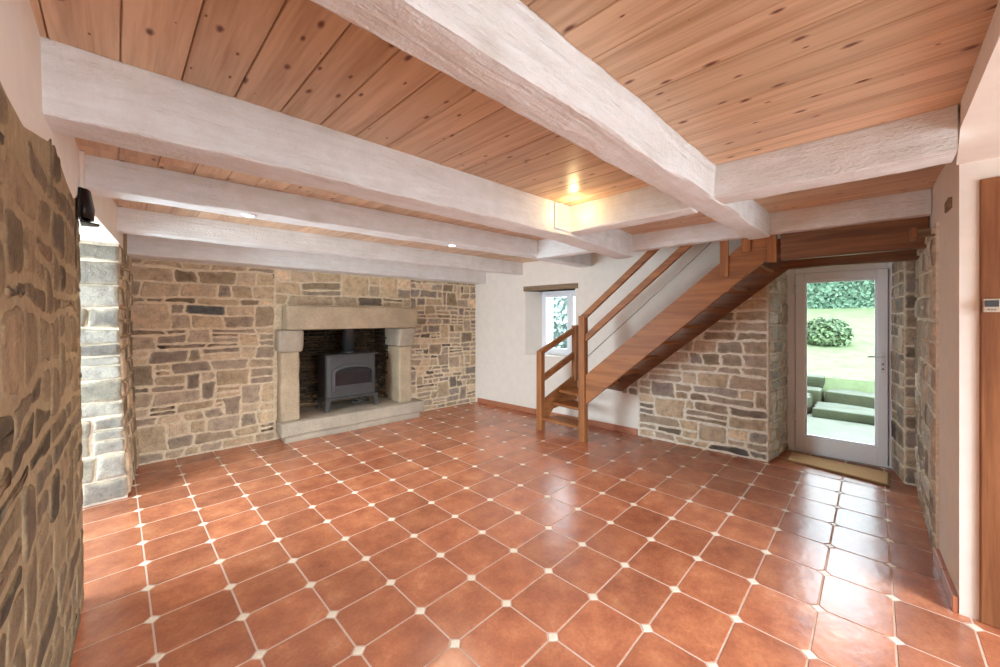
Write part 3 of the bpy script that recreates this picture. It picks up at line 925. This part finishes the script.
rubble(bm, 0.03, D, 0.26, 2.04, lambda s, z, d: FM @ Vector((1.56 + d + 0.25 * s, s, z)), (0.025, 0.05), (0.08, 0.2), 0.008, 52, SOOT, 0.012, mc=(70, 58, 46), tall=0.02, wob=0.003, mat=1, colf=sootr)
rubble(bm, 0.03, D, 0.26, 2.04, lambda s, z, d: FM @ Vector((3.0 - d - 0.1 * s, s, z)), (0.04, 0.09), (0.1, 0.22), 0.012, 53, SOOT, 0.014, mc=(70, 58, 46), tall=0.1, wob=0.003, mat=1, colf=sootr)
prism(bm, [(1.5, 0.02), (1.56, 0.02), (1.56 + 0.25 * D, D), (1.5, D)], 0.2, 2.05, FM, axis='z', mat=0)
prism(bm, [(3.06, 0.02), (3.0, 0.02), (3.0 - 0.1 * D, D), (3.06, D)], 0.2, 2.05, FM, axis='z', mat=0)
obj('firebox', bm, [m_mortar('soot_mortar', (92, 76, 60)), SOOT_BRICK], fp)

# ------------------------------------------------------------------ wood stove
st = thing('wood_stove', FP(2.3, -0.13, 0.25), 'grey cast-iron wood stove with arched glass door standing in the fireplace', 'stove')
SX0, SX1, SB, SFt = 1.945, 2.665, -0.33, 0.05
bm = bmesh.new()
prism(bm, [(SX0 + 0.05, -SFt), (SX1 - 0.05, -SFt), (SX1 - 0.015, -SFt + 0.02), (SX1, -SFt + 0.055), (SX1, -SB), (SX0, -SB), (SX0, -SFt + 0.055), (SX0 + 0.015, -SFt + 0.02)], 0.435, 1.01, FM, bev=0.006, axis='z')
obj('body', bm, IRON, st)
bm = bmesh.new(); box(bm, SX0 - 0.015, SX1 + 0.015, -SFt - 0.02, -SB + 0.01, 1.01, 1.036, FM, 0.008); obj('top_plate', bm, IRON, st)
bm = bmesh.new(); box(bm, SX0 - 0.012, SX1 + 0.012, -SFt - 0.022, -SB + 0.01, 0.405, 0.44, FM, 0.008); box(bm, SX0 + 0.05, SX1 - 0.05, -SFt - 0.035, -SFt, 0.425, 0.44, FM, 0.004)
obj('base_rim', bm, IRON, st)
def arch(x0, x1, z0, zs, zt, n=16):
    c = [(x0, z0), (x1, z0), (x1, zs)]
    cx = (x0 + x1) / 2; a = (x1 - x0) / 2
    for i in range(1, n):
        t = math.pi * i / n
        c.append((cx + a * math.cos(t), zs + (zt - zs) * math.sin(t) ** 0.85))
    c.append((x0, zs))
    return c
din = arch(2.055, 2.585, 0.6, 0.765, 0.85); dout = arch(2.015, 2.625, 0.5, 0.775, 0.895)
bm = bmesh.new()
t = bmesh.new()
def ringv(o, y): return [t.verts.new((a, y, b)) for a, b in o]
r1, r2, r3, r4 = ringv(dout, -SFt), ringv(dout, -SFt - 0.018), ringv(din, -SFt - 0.024), ringv(din, -SFt + 0.006)
n = len(din)
for A, B in ((r1, r2), (r2, r3), (r3, r4)):
    for i in range(n): t.faces.new((A[i], A[(i + 1) % n], B[(i + 1) % n], B[i]))
join(bm, t, FM)
box(bm, 2.05, 2.59, -SFt - 0.03, -SFt - 0.018, 0.525, 0.54, FM, 0.003)
door = obj('door', bm, IRON, st)
bm = bmesh.new(); prism(bm, din, -SFt - 0.006, -SFt - 0.002, FM); g_ = obj('glass', bm, FIRE_GLASS, door); g_['label'] = 'dark arched glass'
bm = bmesh.new()
tube(bm, [FP(2.62, SFt + 0.02, 0.66), FP(2.62, SFt + 0.05, 0.66), FP(2.622, SFt + 0.055, 0.60), FP(2.622, SFt + 0.055, 0.55)], 0.009, 10)
obj('handle', bm, BLACK_IRON, door)
for sx, off in ((SX0 + 0.03, SFt - 0.03), (SX1 - 0.03, SFt - 0.03), (SX0 + 0.03, SB + 0.05), (SX1 - 0.03, SB + 0.05)):
    bm = bmesh.new()
    dx = -1 if sx < 2.3 else 1; dy = 1 if off > -0.1 else -1
    P = [(sx, off, 0.42, 0.045), (sx + dx * 0.008, off + dy * 0.008, 0.37, 0.03), (sx + dx * 0.012, off + dy * 0.012, 0.3, 0.024), (sx + dx * 0.02, off + dy * 0.02, 0.262, 0.03), (sx + dx * 0.022, off + dy * 0.022, 0.25, 0.034)]
    t = bmesh.new(); rr = []
    for (a, o_, z, w) in P: rr.append([t.verts.new((a + i * w, -o_ + j * w, z)) for i, j in ((-1, -1), (1, -1), (1, 1), (-1, 1))])
    for A, B in zip(rr, rr[1:]):
        for i in range(4): t.faces.new((A[i], A[(i + 1) % 4], B[(i + 1) % 4], B[i]))
    t.faces.new(rr[0]); t.faces.new(rr[-1][::-1])
    bmesh.ops.recalc_face_normals(t, faces=t.faces[:])
    bmesh.ops.bevel(t, geom=t.edges[:], offset=0.006, segments=2, affect='EDGES')
    join(bm, t, FM); obj('leg', bm, IRON, st)
bm = bmesh.new()
tube(bm, [FP(2.315, -0.14, 1.03), FP(2.315, -0.14, 2.04)], 0.083, 28)
tube(bm, [FP(2.315, -0.14, 1.034), FP(2.315, -0.14, 1.06)], 0.098, 28)
obj('flue_pipe', bm, FLUE, st)
bm = bmesh.new()
cpts = [FP(2.42 + 0.09 * math.cos(a), -0.02 + 0.03 * math.sin(a), 0.345 + 0.025 * math.sin(2 * a)) for a in [i * 2 * math.pi / 20 for i in range(20)]]
tube(bm, cpts + [cpts[0]], 0.009, 8); tube(bm, [FP(2.4, -0.12, 0.41), FP(2.41, -0.04, 0.36), FP(2.43, 0.02, 0.34)], 0.008, 8)
obj('air_lever', bm, IRON, st)

# ------------------------------------------------------------------ staircase
sc = thing('staircase', (4.4, 1.9, 0), 'open-tread stained wooden staircase with winder steps and two-bar handrail', 'staircase')
XN = 4.14; XF = 4.80
def zup(y): return 0.994 - 0.832 * (y - 2.371)
def zlo(y): return 0.629 - 0.860 * (y - 2.371)
bm = bmesh.new()
prism(bm, [(2.60, zlo(2.60)), (2.60, zup(2.60)), (0.74, zup(0.74)), (0.62, zup(0.74)), (0.62, zlo(0.70)), (0.70, zlo(0.70))], XN - 0.02, XN + 0.025, axis='x', bev=0.004)
o = obj('stringer', bm, OAK_Y, sc); o['label'] = 'room-side stringer board of the main flight'
# long board slopes: the grain runs with the slope closely enough along y
bm = bmesh.new()
fz = lambda q: 0.575 + 0.834 * (q - 2.803)
prism(bm, [(2.45, fz(2.803) + 0.0), (2.78, fz(2.78)), (4.66, fz(4.66)), (4.66, fz(4.66) + 0.3), (2.45, fz(2.45) + 0.46)], -0.04, -0.003, SM, axis='y', bev=0.003)
obj('stringer', bm, DARK_OAK, sc)['label'] = 'wall-side stringer board under the treads'
# winder flight at the foot
bm = bmesh.new()
d3 = Vector((0.56, -0.19, 0)).normalized(); n3 = Vector((0.19, 0.56, 0)).normalized()
M3 = Matrix((d3, n3, Vector((0, 0, 1)))).transposed().to_4x4(); M3.translation = Vector((4.14, 3.29, 0))
prism(bm, [(0.03, 0.13), (0.03, 0.40), (0.07, 0.43), (0.62, 0.745), (0.62, 0.37), (0.42, 0.325), (0.2, 0.27), (0.12, 0.16)], -0.02, 0.018, M3, axis='y', bev=0.003)
obj('stringer', bm, OAK_X, sc)['label'] = 'short stringer board beside the foot steps'
def tread(pts, z, th=0.036, mat=OAK_Y, name='tread'):
    bm = bmesh.new(); prism(bm, pts, z - th, z, axis='z', bev=0.006); return obj(name, bm, mat, sc)
tread([(4.12, 3.27), (4.12, 2.60), (4.30, 2.64), (4.40, 2.72), (4.42, 3.18)], 0.175)
tread([(4.30, 3.21), (4.27, 2.62), (4.32, 2.66), (4.52, 2.80), (4.66, 3.10)], 0.365)
tread([(4.40, 3.17), (4.30, 2.66), (4.46, 2.76), (4.6, 2.84), (4.745, 2.95), (4.745, 3.05), (4.6, 3.11)], 0.535)
tread([(4.165, 2.60), (4.165, 2.36), (4.745, 2.42), (4.745, 2.93), (4.5, 2.66)], 0.70)
for k in range(8):
    y = 2.42 - 0.236 * k; z = 0.885 + 0.196 * k
    tread([(4.163, y), (4.163, y - 0.27), (4.745 + 0.056 * (2.5 - y), y - 0.27), (4.745 + 0.056 * (2.5 - y), y)], z, mat=OAK_X)
# newels
def post(p0, p1, w=0.085, mat=OAK_Z, name='newel_post', lab=None):
    bm = bmesh.new(); bar(bm, p0, p1, w, w, up=(0, 1, 0), bev=0.006); o = obj(name, bm, mat, sc)
    if lab: o['label'] = lab
    return o
post((4.135, 2.605, 0), (4.135, 2.605, 1.575), 0.088, lab='tall newel post at the foot of the main flight')
post((4.14, 3.288, 0), (4.14, 3.288, 1.09), 0.085, lab='short newel post at the foot of the stair')
post((4.70, 3.095, 0.64), (4.70, 3.095, 1.44), 0.075)
for y, zb, zt in ((1.022, 1.945, 2.30), (0.842, 2.16, 2.30), (0.645, 2.045, 2.30)):
    bm = bmesh.new(); box(bm, 4.098, 4.12, y - 0.036, y + 0.036, zb, zt, bev=0.003); obj('baluster', bm, OAK_Z, sc)
# handrails
def rail(p, q, w=0.055, h=0.085, name='handrail', mat=OAK_Y):
    bm = bmesh.new(); bar(bm, p, q, w, h, bev=0.007); return obj(name, bm, mat, sc)
rail((XN, 2.63, 1.533), (XN, 1.60, 1.533 + (2.63 - 1.60) * 0.83), h=0.07)
rail((XN, 2.58, 1.285), (XN, 1.28, 1.285 + (2.58 - 1.28) * 0.835), w=0.045, h=0.075, name='middle_rail')
rail((4.11, 3.30, 1.055), (4.735, 3.085, 1.405), h=0.075, mat=OAK_X)
rail((4.16, 3.28, 0.70), (4.70, 3.095, 1.03), w=0.045, h=0.085, name='middle_rail', mat=OAK_X)
bm = bmesh.new(); tube(bm, [(XN, 2.56, 1.05), (XN, 1.36, 2.10), (XN, 1.14, 2.30)], 0.0045, 8)
obj('wire', bm, STEEL, sc)['label'] = 'thin wire strung below the two rails'
# landing at the head of the flight
bm = bmesh.new(); box(bm, 4.205, 4.86, -0.282, 0.61, 2.165, 2.2); obj('landing_boards', bm, DARK_OAK, sc)

# timbers carrying the landing
bm = bmesh.new(); box(bm, 4.125, 4.20, -0.288, 0.585, 2.06, 2.30, bev=0.006)
tag(obj('landing_timber', bm, DARK_OAK), 'dark brown timber at the stair head, upper of the two above the garden door', 'timber', 'timbers carrying the stair landing')
bm = bmesh.new(); box(bm, 4.87, 4.96, -0.288, 0.70, 2.055, 2.16, bev=0.006)
tag(obj('landing_timber', bm, DARK_OAK), 'brown timber just above the white garden door, lower of the two', 'timber', 'timbers carrying the stair landing')

# ------------------------------------------------------------------ garden door
DM = frame((5.59, 0.3, 0), eS, inS)
d1 = structure_root('door_1', (5.59, 0.3, 0))
def dbox(name, x0, x1, y0, y1, z0, z1, mat, bev=0.004, parent=None):
    bm = bmesh.new(); box(bm, x0, x1, y0, y1, z0, z1, DM, bev); return obj(name, bm, mat, parent or d1)
bm = bmesh.new()
for a in ((-0.425, -0.352, 0.0, 2.135), (0.412, 0.475, 0.0, 2.135), (-0.352, 0.412, 2.06, 2.135), (-0.352, 0.412, 0.0, 0.025)):
    box(bm, a[0], a[1], -0.02, 0.05, a[2], a[3], DM, 0.005)
for a in ((-0.37, -0.325, 0.0, 2.135), (0.385, 0.43, 0.0, 2.135), (-0.352, 0.412, 2.035, 2.08), (-0.352, 0.412, 0.0, 0.05)):
    box(bm, a[0], a[1], 0.031, 0.055, a[2], a[3], DM, 0.003)
box(bm, -0.475, -0.42, 0.0, 0.05, 0.0, 2.17, DM, 0.003)
obj('door_frame', bm, PVC, d1)
bm = bmesh.new()
for a in ((-0.346, -0.262, 0.03, 2.055), (0.328, 0.405, 0.03, 2.055), (-0.262, 0.328, 1.965, 2.055), (-0.262, 0.328, 0.03, 0.195)):
    box(bm, a[0], a[1], -0.045, 0.03, a[2], a[3], DM, 0.006)
for a in ((-0.262, -0.244, 0.195, 1.965), (0.31, 0.328, 0.195, 1.965), (-0.244, 0.31, 1.947, 1.965), (-0.244, 0.31, 0.195, 0.213)):
    box(bm, a[0], a[1], -0.025, 0.02, a[2], a[3], DM, 0.004)
sash = obj('door_sash', bm, PVC, d1)
dbox('door_glass', -0.25, 0.316, -0.004, 0.004, 0.2, 1.96, GLASS, 0, sash)
bm = bmesh.new(); box(bm, 0.352, 0.382, -0.055, -0.045, 0.98, 1.20, DM, 0.004)
hp = obj('handle_plate', bm, WHITE_METAL, sash)
bm = bmesh.new()
tube(bm, [DM @ Vector((0.367, -0.05, 1.15)), DM @ Vector((0.367, -0.10, 1.15)), DM @ Vector((0.355, -0.106, 1.15)), DM @ Vector((0.25, -0.106, 1.145))], 0.0095, 12)
obj('door_handle', bm, WHITE_METAL, sash)
for z in (1.07, 1.02):
    bm = bmesh.new(); tube(bm, [DM @ Vector((0.367, -0.057, z)), DM @ Vector((0.367, -0.052, z))], 0.009, 12); obj('keyhole', bm, GASKET, sash)
for z in (0.42, 1.88):
    bm = bmesh.new(); tube(bm, [DM @ Vector((-0.352, -0.05, z - 0.05)), DM @ Vector((-0.352, -0.05, z + 0.05))], 0.01, 12); obj('hinge', bm, WHITE_METAL, d1)
dbox('door_sill', -0.46, 0.5, -0.05, 0.12, -0.02, 0.004, GRANITE_GREY)
# trim strip right of the frame
bm = bmesh.new(); box(bm, 0.473, 0.52, -0.012, 0.045, 0.0, 2.17, DM, 0.003); struct(obj('trim_1', bm, GREY_OAK))
# doormat
bm = bmesh.new()
t = bmesh.new()
c4 = [(5.10, 0.672), (4.965, -0.105), (5.375, -0.118), (5.425, 0.672)]
prism(bm, c4, 0.001, 0.018, axis='z', bev=0.004)
mat_ = thing('doormat', (5.2, 0.28, 0), 'tan coir doormat lying before the glazed garden door', 'doormat')
obj('mat_backing', bm, COIR_EDGE, mat_)
bm = bmesh.new()
cx_, cy_ = 5.216, 0.28
prism(bm, [(cx_ + (x - cx_) * 0.93, cy_ + (y - cy_) * 0.965) for x, y in c4], 0.017, 0.024, axis='z', bev=0.002)
obj('coir_pile', bm, COIR, mat_)

# ------------------------------------------------------------------ small window in the stair wall
w1 = structure_root('window_1', SP(1.6, -0.33, WZ0))
WX0, WX1 = W0 + 0.115, W1
bm = bmesh.new()
for a in ((WX0, WX0 + 0.055, WZ0, WZ1), (WX1 - 0.055, WX1, WZ0, WZ1), (WX0, WX1, WZ0, WZ0 + 0.045), (WX0, WX1, WZ1 - 0.045, WZ1)):
    box(bm, a[0], a[1], 0.29, 0.36, a[2], a[3], SM, 0.004)
obj('window_frame', bm, PVC, w1)
mid = 1.80
for a, b in ((WX0 + 0.058, mid - 0.003), (mid + 0.003, WX1 - 0.058)):
    bm = bmesh.new()
    z0, z1 = WZ0 + 0.048, WZ1 - 0.048
    for q in ((a, a + 0.05, z0, z1), (b - 0.05, b, z0, z1), (a + 0.05, b - 0.05, z0, z0 + 0.055), (a + 0.05, b - 0.05, z1 - 0.05, z1)):
        box(bm, q[0], q[1], 0.27, 0.34, q[2], q[3], SM, 0.004)
    s_ = obj('casement', bm, PVC, w1)
    bm = bmesh.new(); box(bm, a + 0.045, b - 0.045, 0.305, 0.312, z0 + 0.05, z1 - 0.045, SM)
    obj('pane', bm, GLASS, s_)
bm = bmesh.new(); box(bm, W0 - 0.0, W1, -0.02, 0.29, WZ0 - 0.02, WZ0 + 0.004, SM, 0.004); obj('window_sill', bm, PLASTER, w1)
bm = bmesh.new(); box(bm, 1.085, 2.10, -0.012, 0.29, 1.985, 2.065, SM, 0.006)
tag(obj('window_lintel', bm, GREY_OAK), 'weathered grey-brown wooden lintel above the small white window', 'lintel')

# ------------------------------------------------------------------ closet door in the recess on the right
d2 = structure_root('door_2', (3.12, -0.8, 0))
bm = bmesh.new()
for y0, y1, z0, z1 in ((-0.463, -0.386, 0, 2.255), (-1.42, -1.343, 0, 2.255), (-1.343, -0.463, 2.178, 2.255)):
    box(bm, 3.085, 3.17, y0, y1, z0, z1, bev=0.006)
for y0, y1, z0, z1 in ((-0.47, -0.455, 0, 2.19), (-1.35, -1.335, 0, 2.19)):
    box(bm, 3.1, 3.15, y0, y1, z0, z1, bev=0.003)
obj('door_frame', bm, DOOR_WOOD, d2)
bm = bmesh.new(); box(bm, 3.125, 3.165, -1.343, -0.463, 0.008, 2.175, bev=0.004)
for z0, z1 in ((0.2, 0.95), (1.1, 2.02)):
    for y0, y1 in ((-1.24, -0.95), (-0.85, -0.56)):
        box(bm, 3.118, 3.13, y0, y1, z0, z1, bev=0.008)
obj('door_leaf', bm, DOOR_WOOD, d2)
bm = bmesh.new(); tube(bm, [(3.125, -1.29, 1.02), (3.07, -1.29, 1.02)], 0.018, 14, radii=[0.01, 0.022]); obj('door_knob', bm, STEEL, d2)
cp = thing('control_panel', (3.083, -0.416, 1.58), 'small beige-framed control panel with dark display on the brown door post', 'control panel')
bm = bmesh.new(); box(bm, 3.068, 3.085, -0.449, -0.393, 1.578, 1.645, bev=0.003); obj('casing', bm, m_plain('beige_plastic', (186, 172, 152), 0.5, 0.4), cp)
bm = bmesh.new(); box(bm, 3.065, 3.07, -0.443, -0.399, 1.605, 1.637, bev=0.001); obj('display', bm, SCREEN, cp)
for y in (-0.431, -0.421, -0.411):
    bm = bmesh.new(); box(bm, 3.065, 3.07, y - 0.003, y + 0.003, 1.588, 1.595, bev=0.001); obj('button', bm, GASKET, cp)

# wood let into the right wall
bm = bmesh.new(); box(bm, 3.27, 3.43, -0.33, -0.298, 2.165, 2.225, bev=0.003)
tag(obj('wooden_block', bm, GREY_OAK), 'greyish wooden block set in the right wall below the cross beam end', 'wood block')
pg = thing('wooden_bracket', (3.72, -0.27, 2.1), 'small wooden bracket peg in the right wall beside the dark landing timber', 'bracket')
bm = bmesh.new(); box(bm, 3.70, 3.765, -0.30, -0.20, 2.085, 2.13, bev=0.004); obj('arm', bm, GREY_OAK, pg)
bm = bmesh.new(); box(bm, 3.69, 3.775, -0.205, -0.175, 2.07, 2.145, bev=0.005); obj('end_block', bm, DOOR_WOOD, pg)

# ------------------------------------------------------------------ lamps
def lamp(name, kind, loc, power, color, **kw):
    d = bpy.data.lights.new(name, kind); d.energy = power; d.color = color
    for k, v in kw.items(): setattr(d, k, v)
    o = bpy.data.objects.new(name, d); COL.objects.link(o); o.location = loc
    return o
# corner lamp in the pocket between the two beams
cl = thing('corner_lamp', (2.49, 1.745, 2.26), 'glowing warm lamp fixed to the white beam in the ceiling corner', 'lamp')
bm = bmesh.new(); box(bm, 2.40, 2.60, 1.756, 1.776, 2.25, 2.45, bev=0.004); obj('housing', bm, WHITE_METAL, cl)
bm = bmesh.new(); box(bm, 2.41, 2.59, 1.750, 1.758, 2.26, 2.44, bev=0.003); obj('diffuser', bm, WARM_GLOW, cl)
lamp('corner_lamp_light', 'POINT', (2.44, 1.62, 2.37), 2.2, (1.0, 0.72, 0.36), shadow_soft_size=0.035)
def spot(x, y, label):
    z = 2.275
    d = thing('downlight', (x, y, z), label, 'spotlight', 'recessed spotlights in the beam')
    bm = bmesh.new()
    t = bmesh.new(); n = 28; rr = []
    for r, zz_ in ((0.045, z + 0.006), (0.045, z - 0.006), (0.03, z - 0.007), (0.03, z + 0.004)):
        rr.append([t.verts.new((x + r * math.cos(2 * math.pi * i / n), y + r * math.sin(2 * math.pi * i / n), zz_)) for i in range(n)])
    for A, B in zip(rr, rr[1:]):
        for i in range(n): t.faces.new((A[i], A[(i + 1) % n], B[(i + 1) % n], B[i]))
    join(bm, t); obj('trim_ring', bm, WHITE_METAL, d)
    bm = bmesh.new(); tube(bm, [(x, y, z - 0.004), (x, y, z + 0.004)], 0.031, 24); obj('bulb', bm, SPOT_GLOW, d)
    s = lamp('downlight_beam', 'SPOT', (x, y, z - 0.02), 22, (1.0, 0.86, 0.66), spot_size=math.radians(140), spot_blend=0.6, shadow_soft_size=0.03)
spot(0.66, 3.14, 'small lit spotlight under the white beam, the left one')
spot(2.36, 3.0, 'small lit spotlight under the white beam, the one nearer the stairs')

# dark iron lamp on the edge of the left wall
wl = thing('wall_sconce', (-0.12, 3.0, 2.06), 'dark brown iron wall lamp at the top edge of the left stone wall', 'wall lamp')
bm = bmesh.new()
t = bmesh.new(); rr = []
for i in range(13):
    a = math.pi * i / 12
    y = 3.0 - 0.075 * math.cos(a); x = -0.125 + 0.045 * math.sin(a) ** 0.8
    x2 = -0.125 + 0.037 * math.sin(a) ** 0.8; y2 = 3.0 - 0.068 * math.cos(a)
    rr.append([t.verts.new((x, y, 2.075)), t.verts.new((x + 0.003 * math.sin(a), y, 2.13)), t.verts.new((x - 0.012 * math.sin(a), y, 2.225)), t.verts.new((x2 - 0.012 * math.sin(a), y2, 2.225)), t.verts.new((x2, y2, 2.075))])
for A, B in zip(rr, rr[1:]):
    for i in range(5): t.faces.new((A[i], A[(i + 1) % 5], B[(i + 1) % 5], B[i])).smooth = True
t.faces.new(rr[0]); t.faces.new(rr[-1][::-1])
join(bm, t); obj('shade', bm, BLACK_IRON, wl)
bm = bmesh.new(); box(bm, -0.135, -0.122, 2.93, 3.07, 2.07, 2.23, bev=0.003); obj('back_plate', bm, BLACK_IRON, wl)
bm = bmesh.new(); prism(bm, [(-0.13, 2.93), (-0.13, 3.07), (-0.065, 3.05), (-0.06, 3.0)], 2.05, 2.058, axis='z'); obj('drip_plate', bm, BLACK_IRON, wl)

# ------------------------------------------------------------------ garden
bm = bmesh.new()
def lawn_z(x, y): return 0.415 + 0.182 * (x - 9.47) + 0.05 * noise.noise(Vector((x * 0.5, y * 0.5, 0)))
gx = [9.45 + 0.5 * i for i in range(40)]; gy = [-8 + 0.5 * i for i in range(40)]
V = [[bm.verts.new((x, y, lawn_z(x, y) if x > 9.5 else 0.415)) for y in gy] for x in gx]
for i in range(len(gx) - 1):
    for j in range(len(gy) - 1):
        bm.faces.new((V[i][j], V[i + 1][j], V[i + 1][j + 1], V[i][j + 1])).smooth = True
box(bm, 9.45, 9.6, -8, 11.5, -0.3, 0.41)
lawn = obj('lawn', bm, GRASS, base=False); lawn['kind'] = 'structure'
bm = bmesh.new(); box(bm, 5.72, 9.5, -8, 11.5, -0.3, -0.08)
pav = obj('patio', bm, PAVING, base=False); pav['kind'] = 'structure'
def hewn(x0, x1, y0, y1, z0, z1, amp, seed, bev=0.03):
    t = bmesh.new()
    box(t, x0, x1, y0, y1, z0, z1, bev=bev)
    bmesh.ops.subdivide_edges(t, edges=[e for e in t.edges if e.calc_length() > 0.3], cuts=8, use_grid_fill=True)
    for v in t.verts:
        v.co += Vector((noise.noise(v.co * 4 + Vector((seed, 0, 0))), noise.noise(v.co * 4 + Vector((0, seed, 0))), noise.noise(v.co * 4 + Vector((0, 0, seed))) * 0.5)) * amp
    for f in t.faces:
        f.smooth = True; f.normal_update()
        f.material_index = 1 if f.normal.z > 0.6 else 0
    return t
for (x0, x1, z0, z1, yl, lb) in ((8.05, 8.76, -0.09, 0.07, 0.72, 'lowest mossy stone garden step beyond the glazed door'), (8.88, 9.38, -0.09, 0.23, 0.60, 'middle mossy stone garden step beyond the glazed door'), (9.47, 10.0, -0.05, 0.425, 0.58, 'topmost mossy stone garden step, at the edge of the lawn')):
    tag(obj('stone_step', hewn(x0, x1, -1.6, yl, z0, z1, 0.055, x0), [MOSSY, STEP_TOP]), lb, 'step', 'stone garden steps')
for (x0, x1, y0, y1, z0, z1, lb) in ((8.2, 8.82, 0.78, 1.3, -0.09, 0.2, 'rough mossy stone beside the lowest garden step'), (8.9, 9.3, 0.68, 1.5, -0.09, 0.25, 'rough stone beside the middle garden step'), (9.36, 9.95, 0.66, 1.6, -0.05, 0.44, 'squarish stone beside the topmost garden step')):
    tag(obj('edging_stone', hewn(x0, x1, y0, y1, z0, z1, 0.06, x0 + 3, 0.05), [MOSSY, STEP_TOP]), lb, 'stone', 'stones edging the garden steps')

def leaf(t, p, nrm, size, rnd):
    nrm = nrm.normalized(); a = nrm.orthogonal().normalized()
    ang = rnd.uniform(0, 6.28); b = nrm.cross(a)
    u = a * math.cos(ang) + b * math.sin(ang); w = nrm.cross(u)
    tip = p + u * size + nrm * size * rnd.uniform(-0.3, 0.3)
    m1 = p + u * size * 0.5 + w * size * 0.36 + nrm * size * 0.12; m2 = p + u * size * 0.5 - w * size * 0.36 + nrm * size * 0.12
    vs = [t.verts.new(q) for q in (p, m1, tip, m2)]
    t.faces.new(vs)
def blob(cen, rad, amp, seed, sub=4):
    t = bmesh.new(); bmesh.ops.create_icosphere(t, subdivisions=sub, radius=1.0)
    for v in t.verts:
        k = 1 + amp * noise.noise(v.co * 2.5 + Vector((seed, 0, 0)))
        v.co = Vector((cen[0] + v.co.x * rad[0] * k, cen[1] + v.co.y * rad[1] * k, cen[2] + v.co.z * rad[2] * k))
    return t
def bush(name, cen, rad, nleaf, size, mat, label, cat, seed, amp=0.25, core_mat=None):
    rnd = random.Random(seed)
    th = thing(name, (cen[0], cen[1], cen[2] - rad[2]), label, cat)
    core = blob(cen, [r * 0.86 for r in rad], amp, seed)
    obj('branches', core, core_mat or CORE, th, smooth=True)
    t = bmesh.new()
    for _ in range(nleaf):
        d = Vector((rnd.gauss(0, 1), rnd.gauss(0, 1), rnd.gauss(0, 1))).normalized()
        k = (1 + amp * noise.noise(d * 2.5 + Vector((seed, 0, 0)))) * rnd.uniform(0.86, 1.06)
        p = Vector((cen[0] + d.x * rad[0] * k, cen[1] + d.y * rad[1] * k, cen[2] + d.z * rad[2] * k))
        leaf(t, p, d + Vector((rnd.uniform(-.7, .7), rnd.uniform(-.7, .7), rnd.uniform(-.2, .9))), size * rnd.uniform(0.6, 1.3), rnd)
    obj('foliage', t, mat, th, recalc=False)
    return th
bush('shrub', (12.1, 0.83, 1.16), (0.42, 0.47, 0.36), 2600, 0.085, LEAF_DARK, 'rounded green shrub on the lawn seen through the garden door', 'shrub', 3, 0.12)
# ivy bank closing the garden
hd = thing('ivy_hedge', (18.0, 1, 1.9), 'tall ivy-clad hedge along the far side of the lawn', 'hedge')
bm = bmesh.new(); box(bm, 17.7, 18.6, -8, 11, 1.4, 3.25); obj('branches', bm, CORE, hd)
t = bmesh.new(); rnd = random.Random(5)
for _ in range(7000):
    y = rnd.uniform(-3, 5); z = rnd.uniform(1.85, 3.35)
    p = Vector((17.68 - 0.25 * abs(noise.noise(Vector((y, z, 2)))) - rnd.uniform(0, 0.1), y, z))
    leaf(t, p, Vector((-1, rnd.uniform(-.8, .8), rnd.uniform(-.2, 1.0))), rnd.uniform(0.1, 0.2), rnd)
obj('foliage', t, LEAF, hd, recalc=False)
bush('garden_tree', (8.4, 5.6, 1.9), (0.9, 1.3, 1.6), 5200, 0.12, LEAF_BLUE, 'leafy bluish-green bush outside the small window by the stairs', 'bush', 9, core_mat=m_plain('pale_foliage_core', (110, 130, 124), 1.0, 0.05))
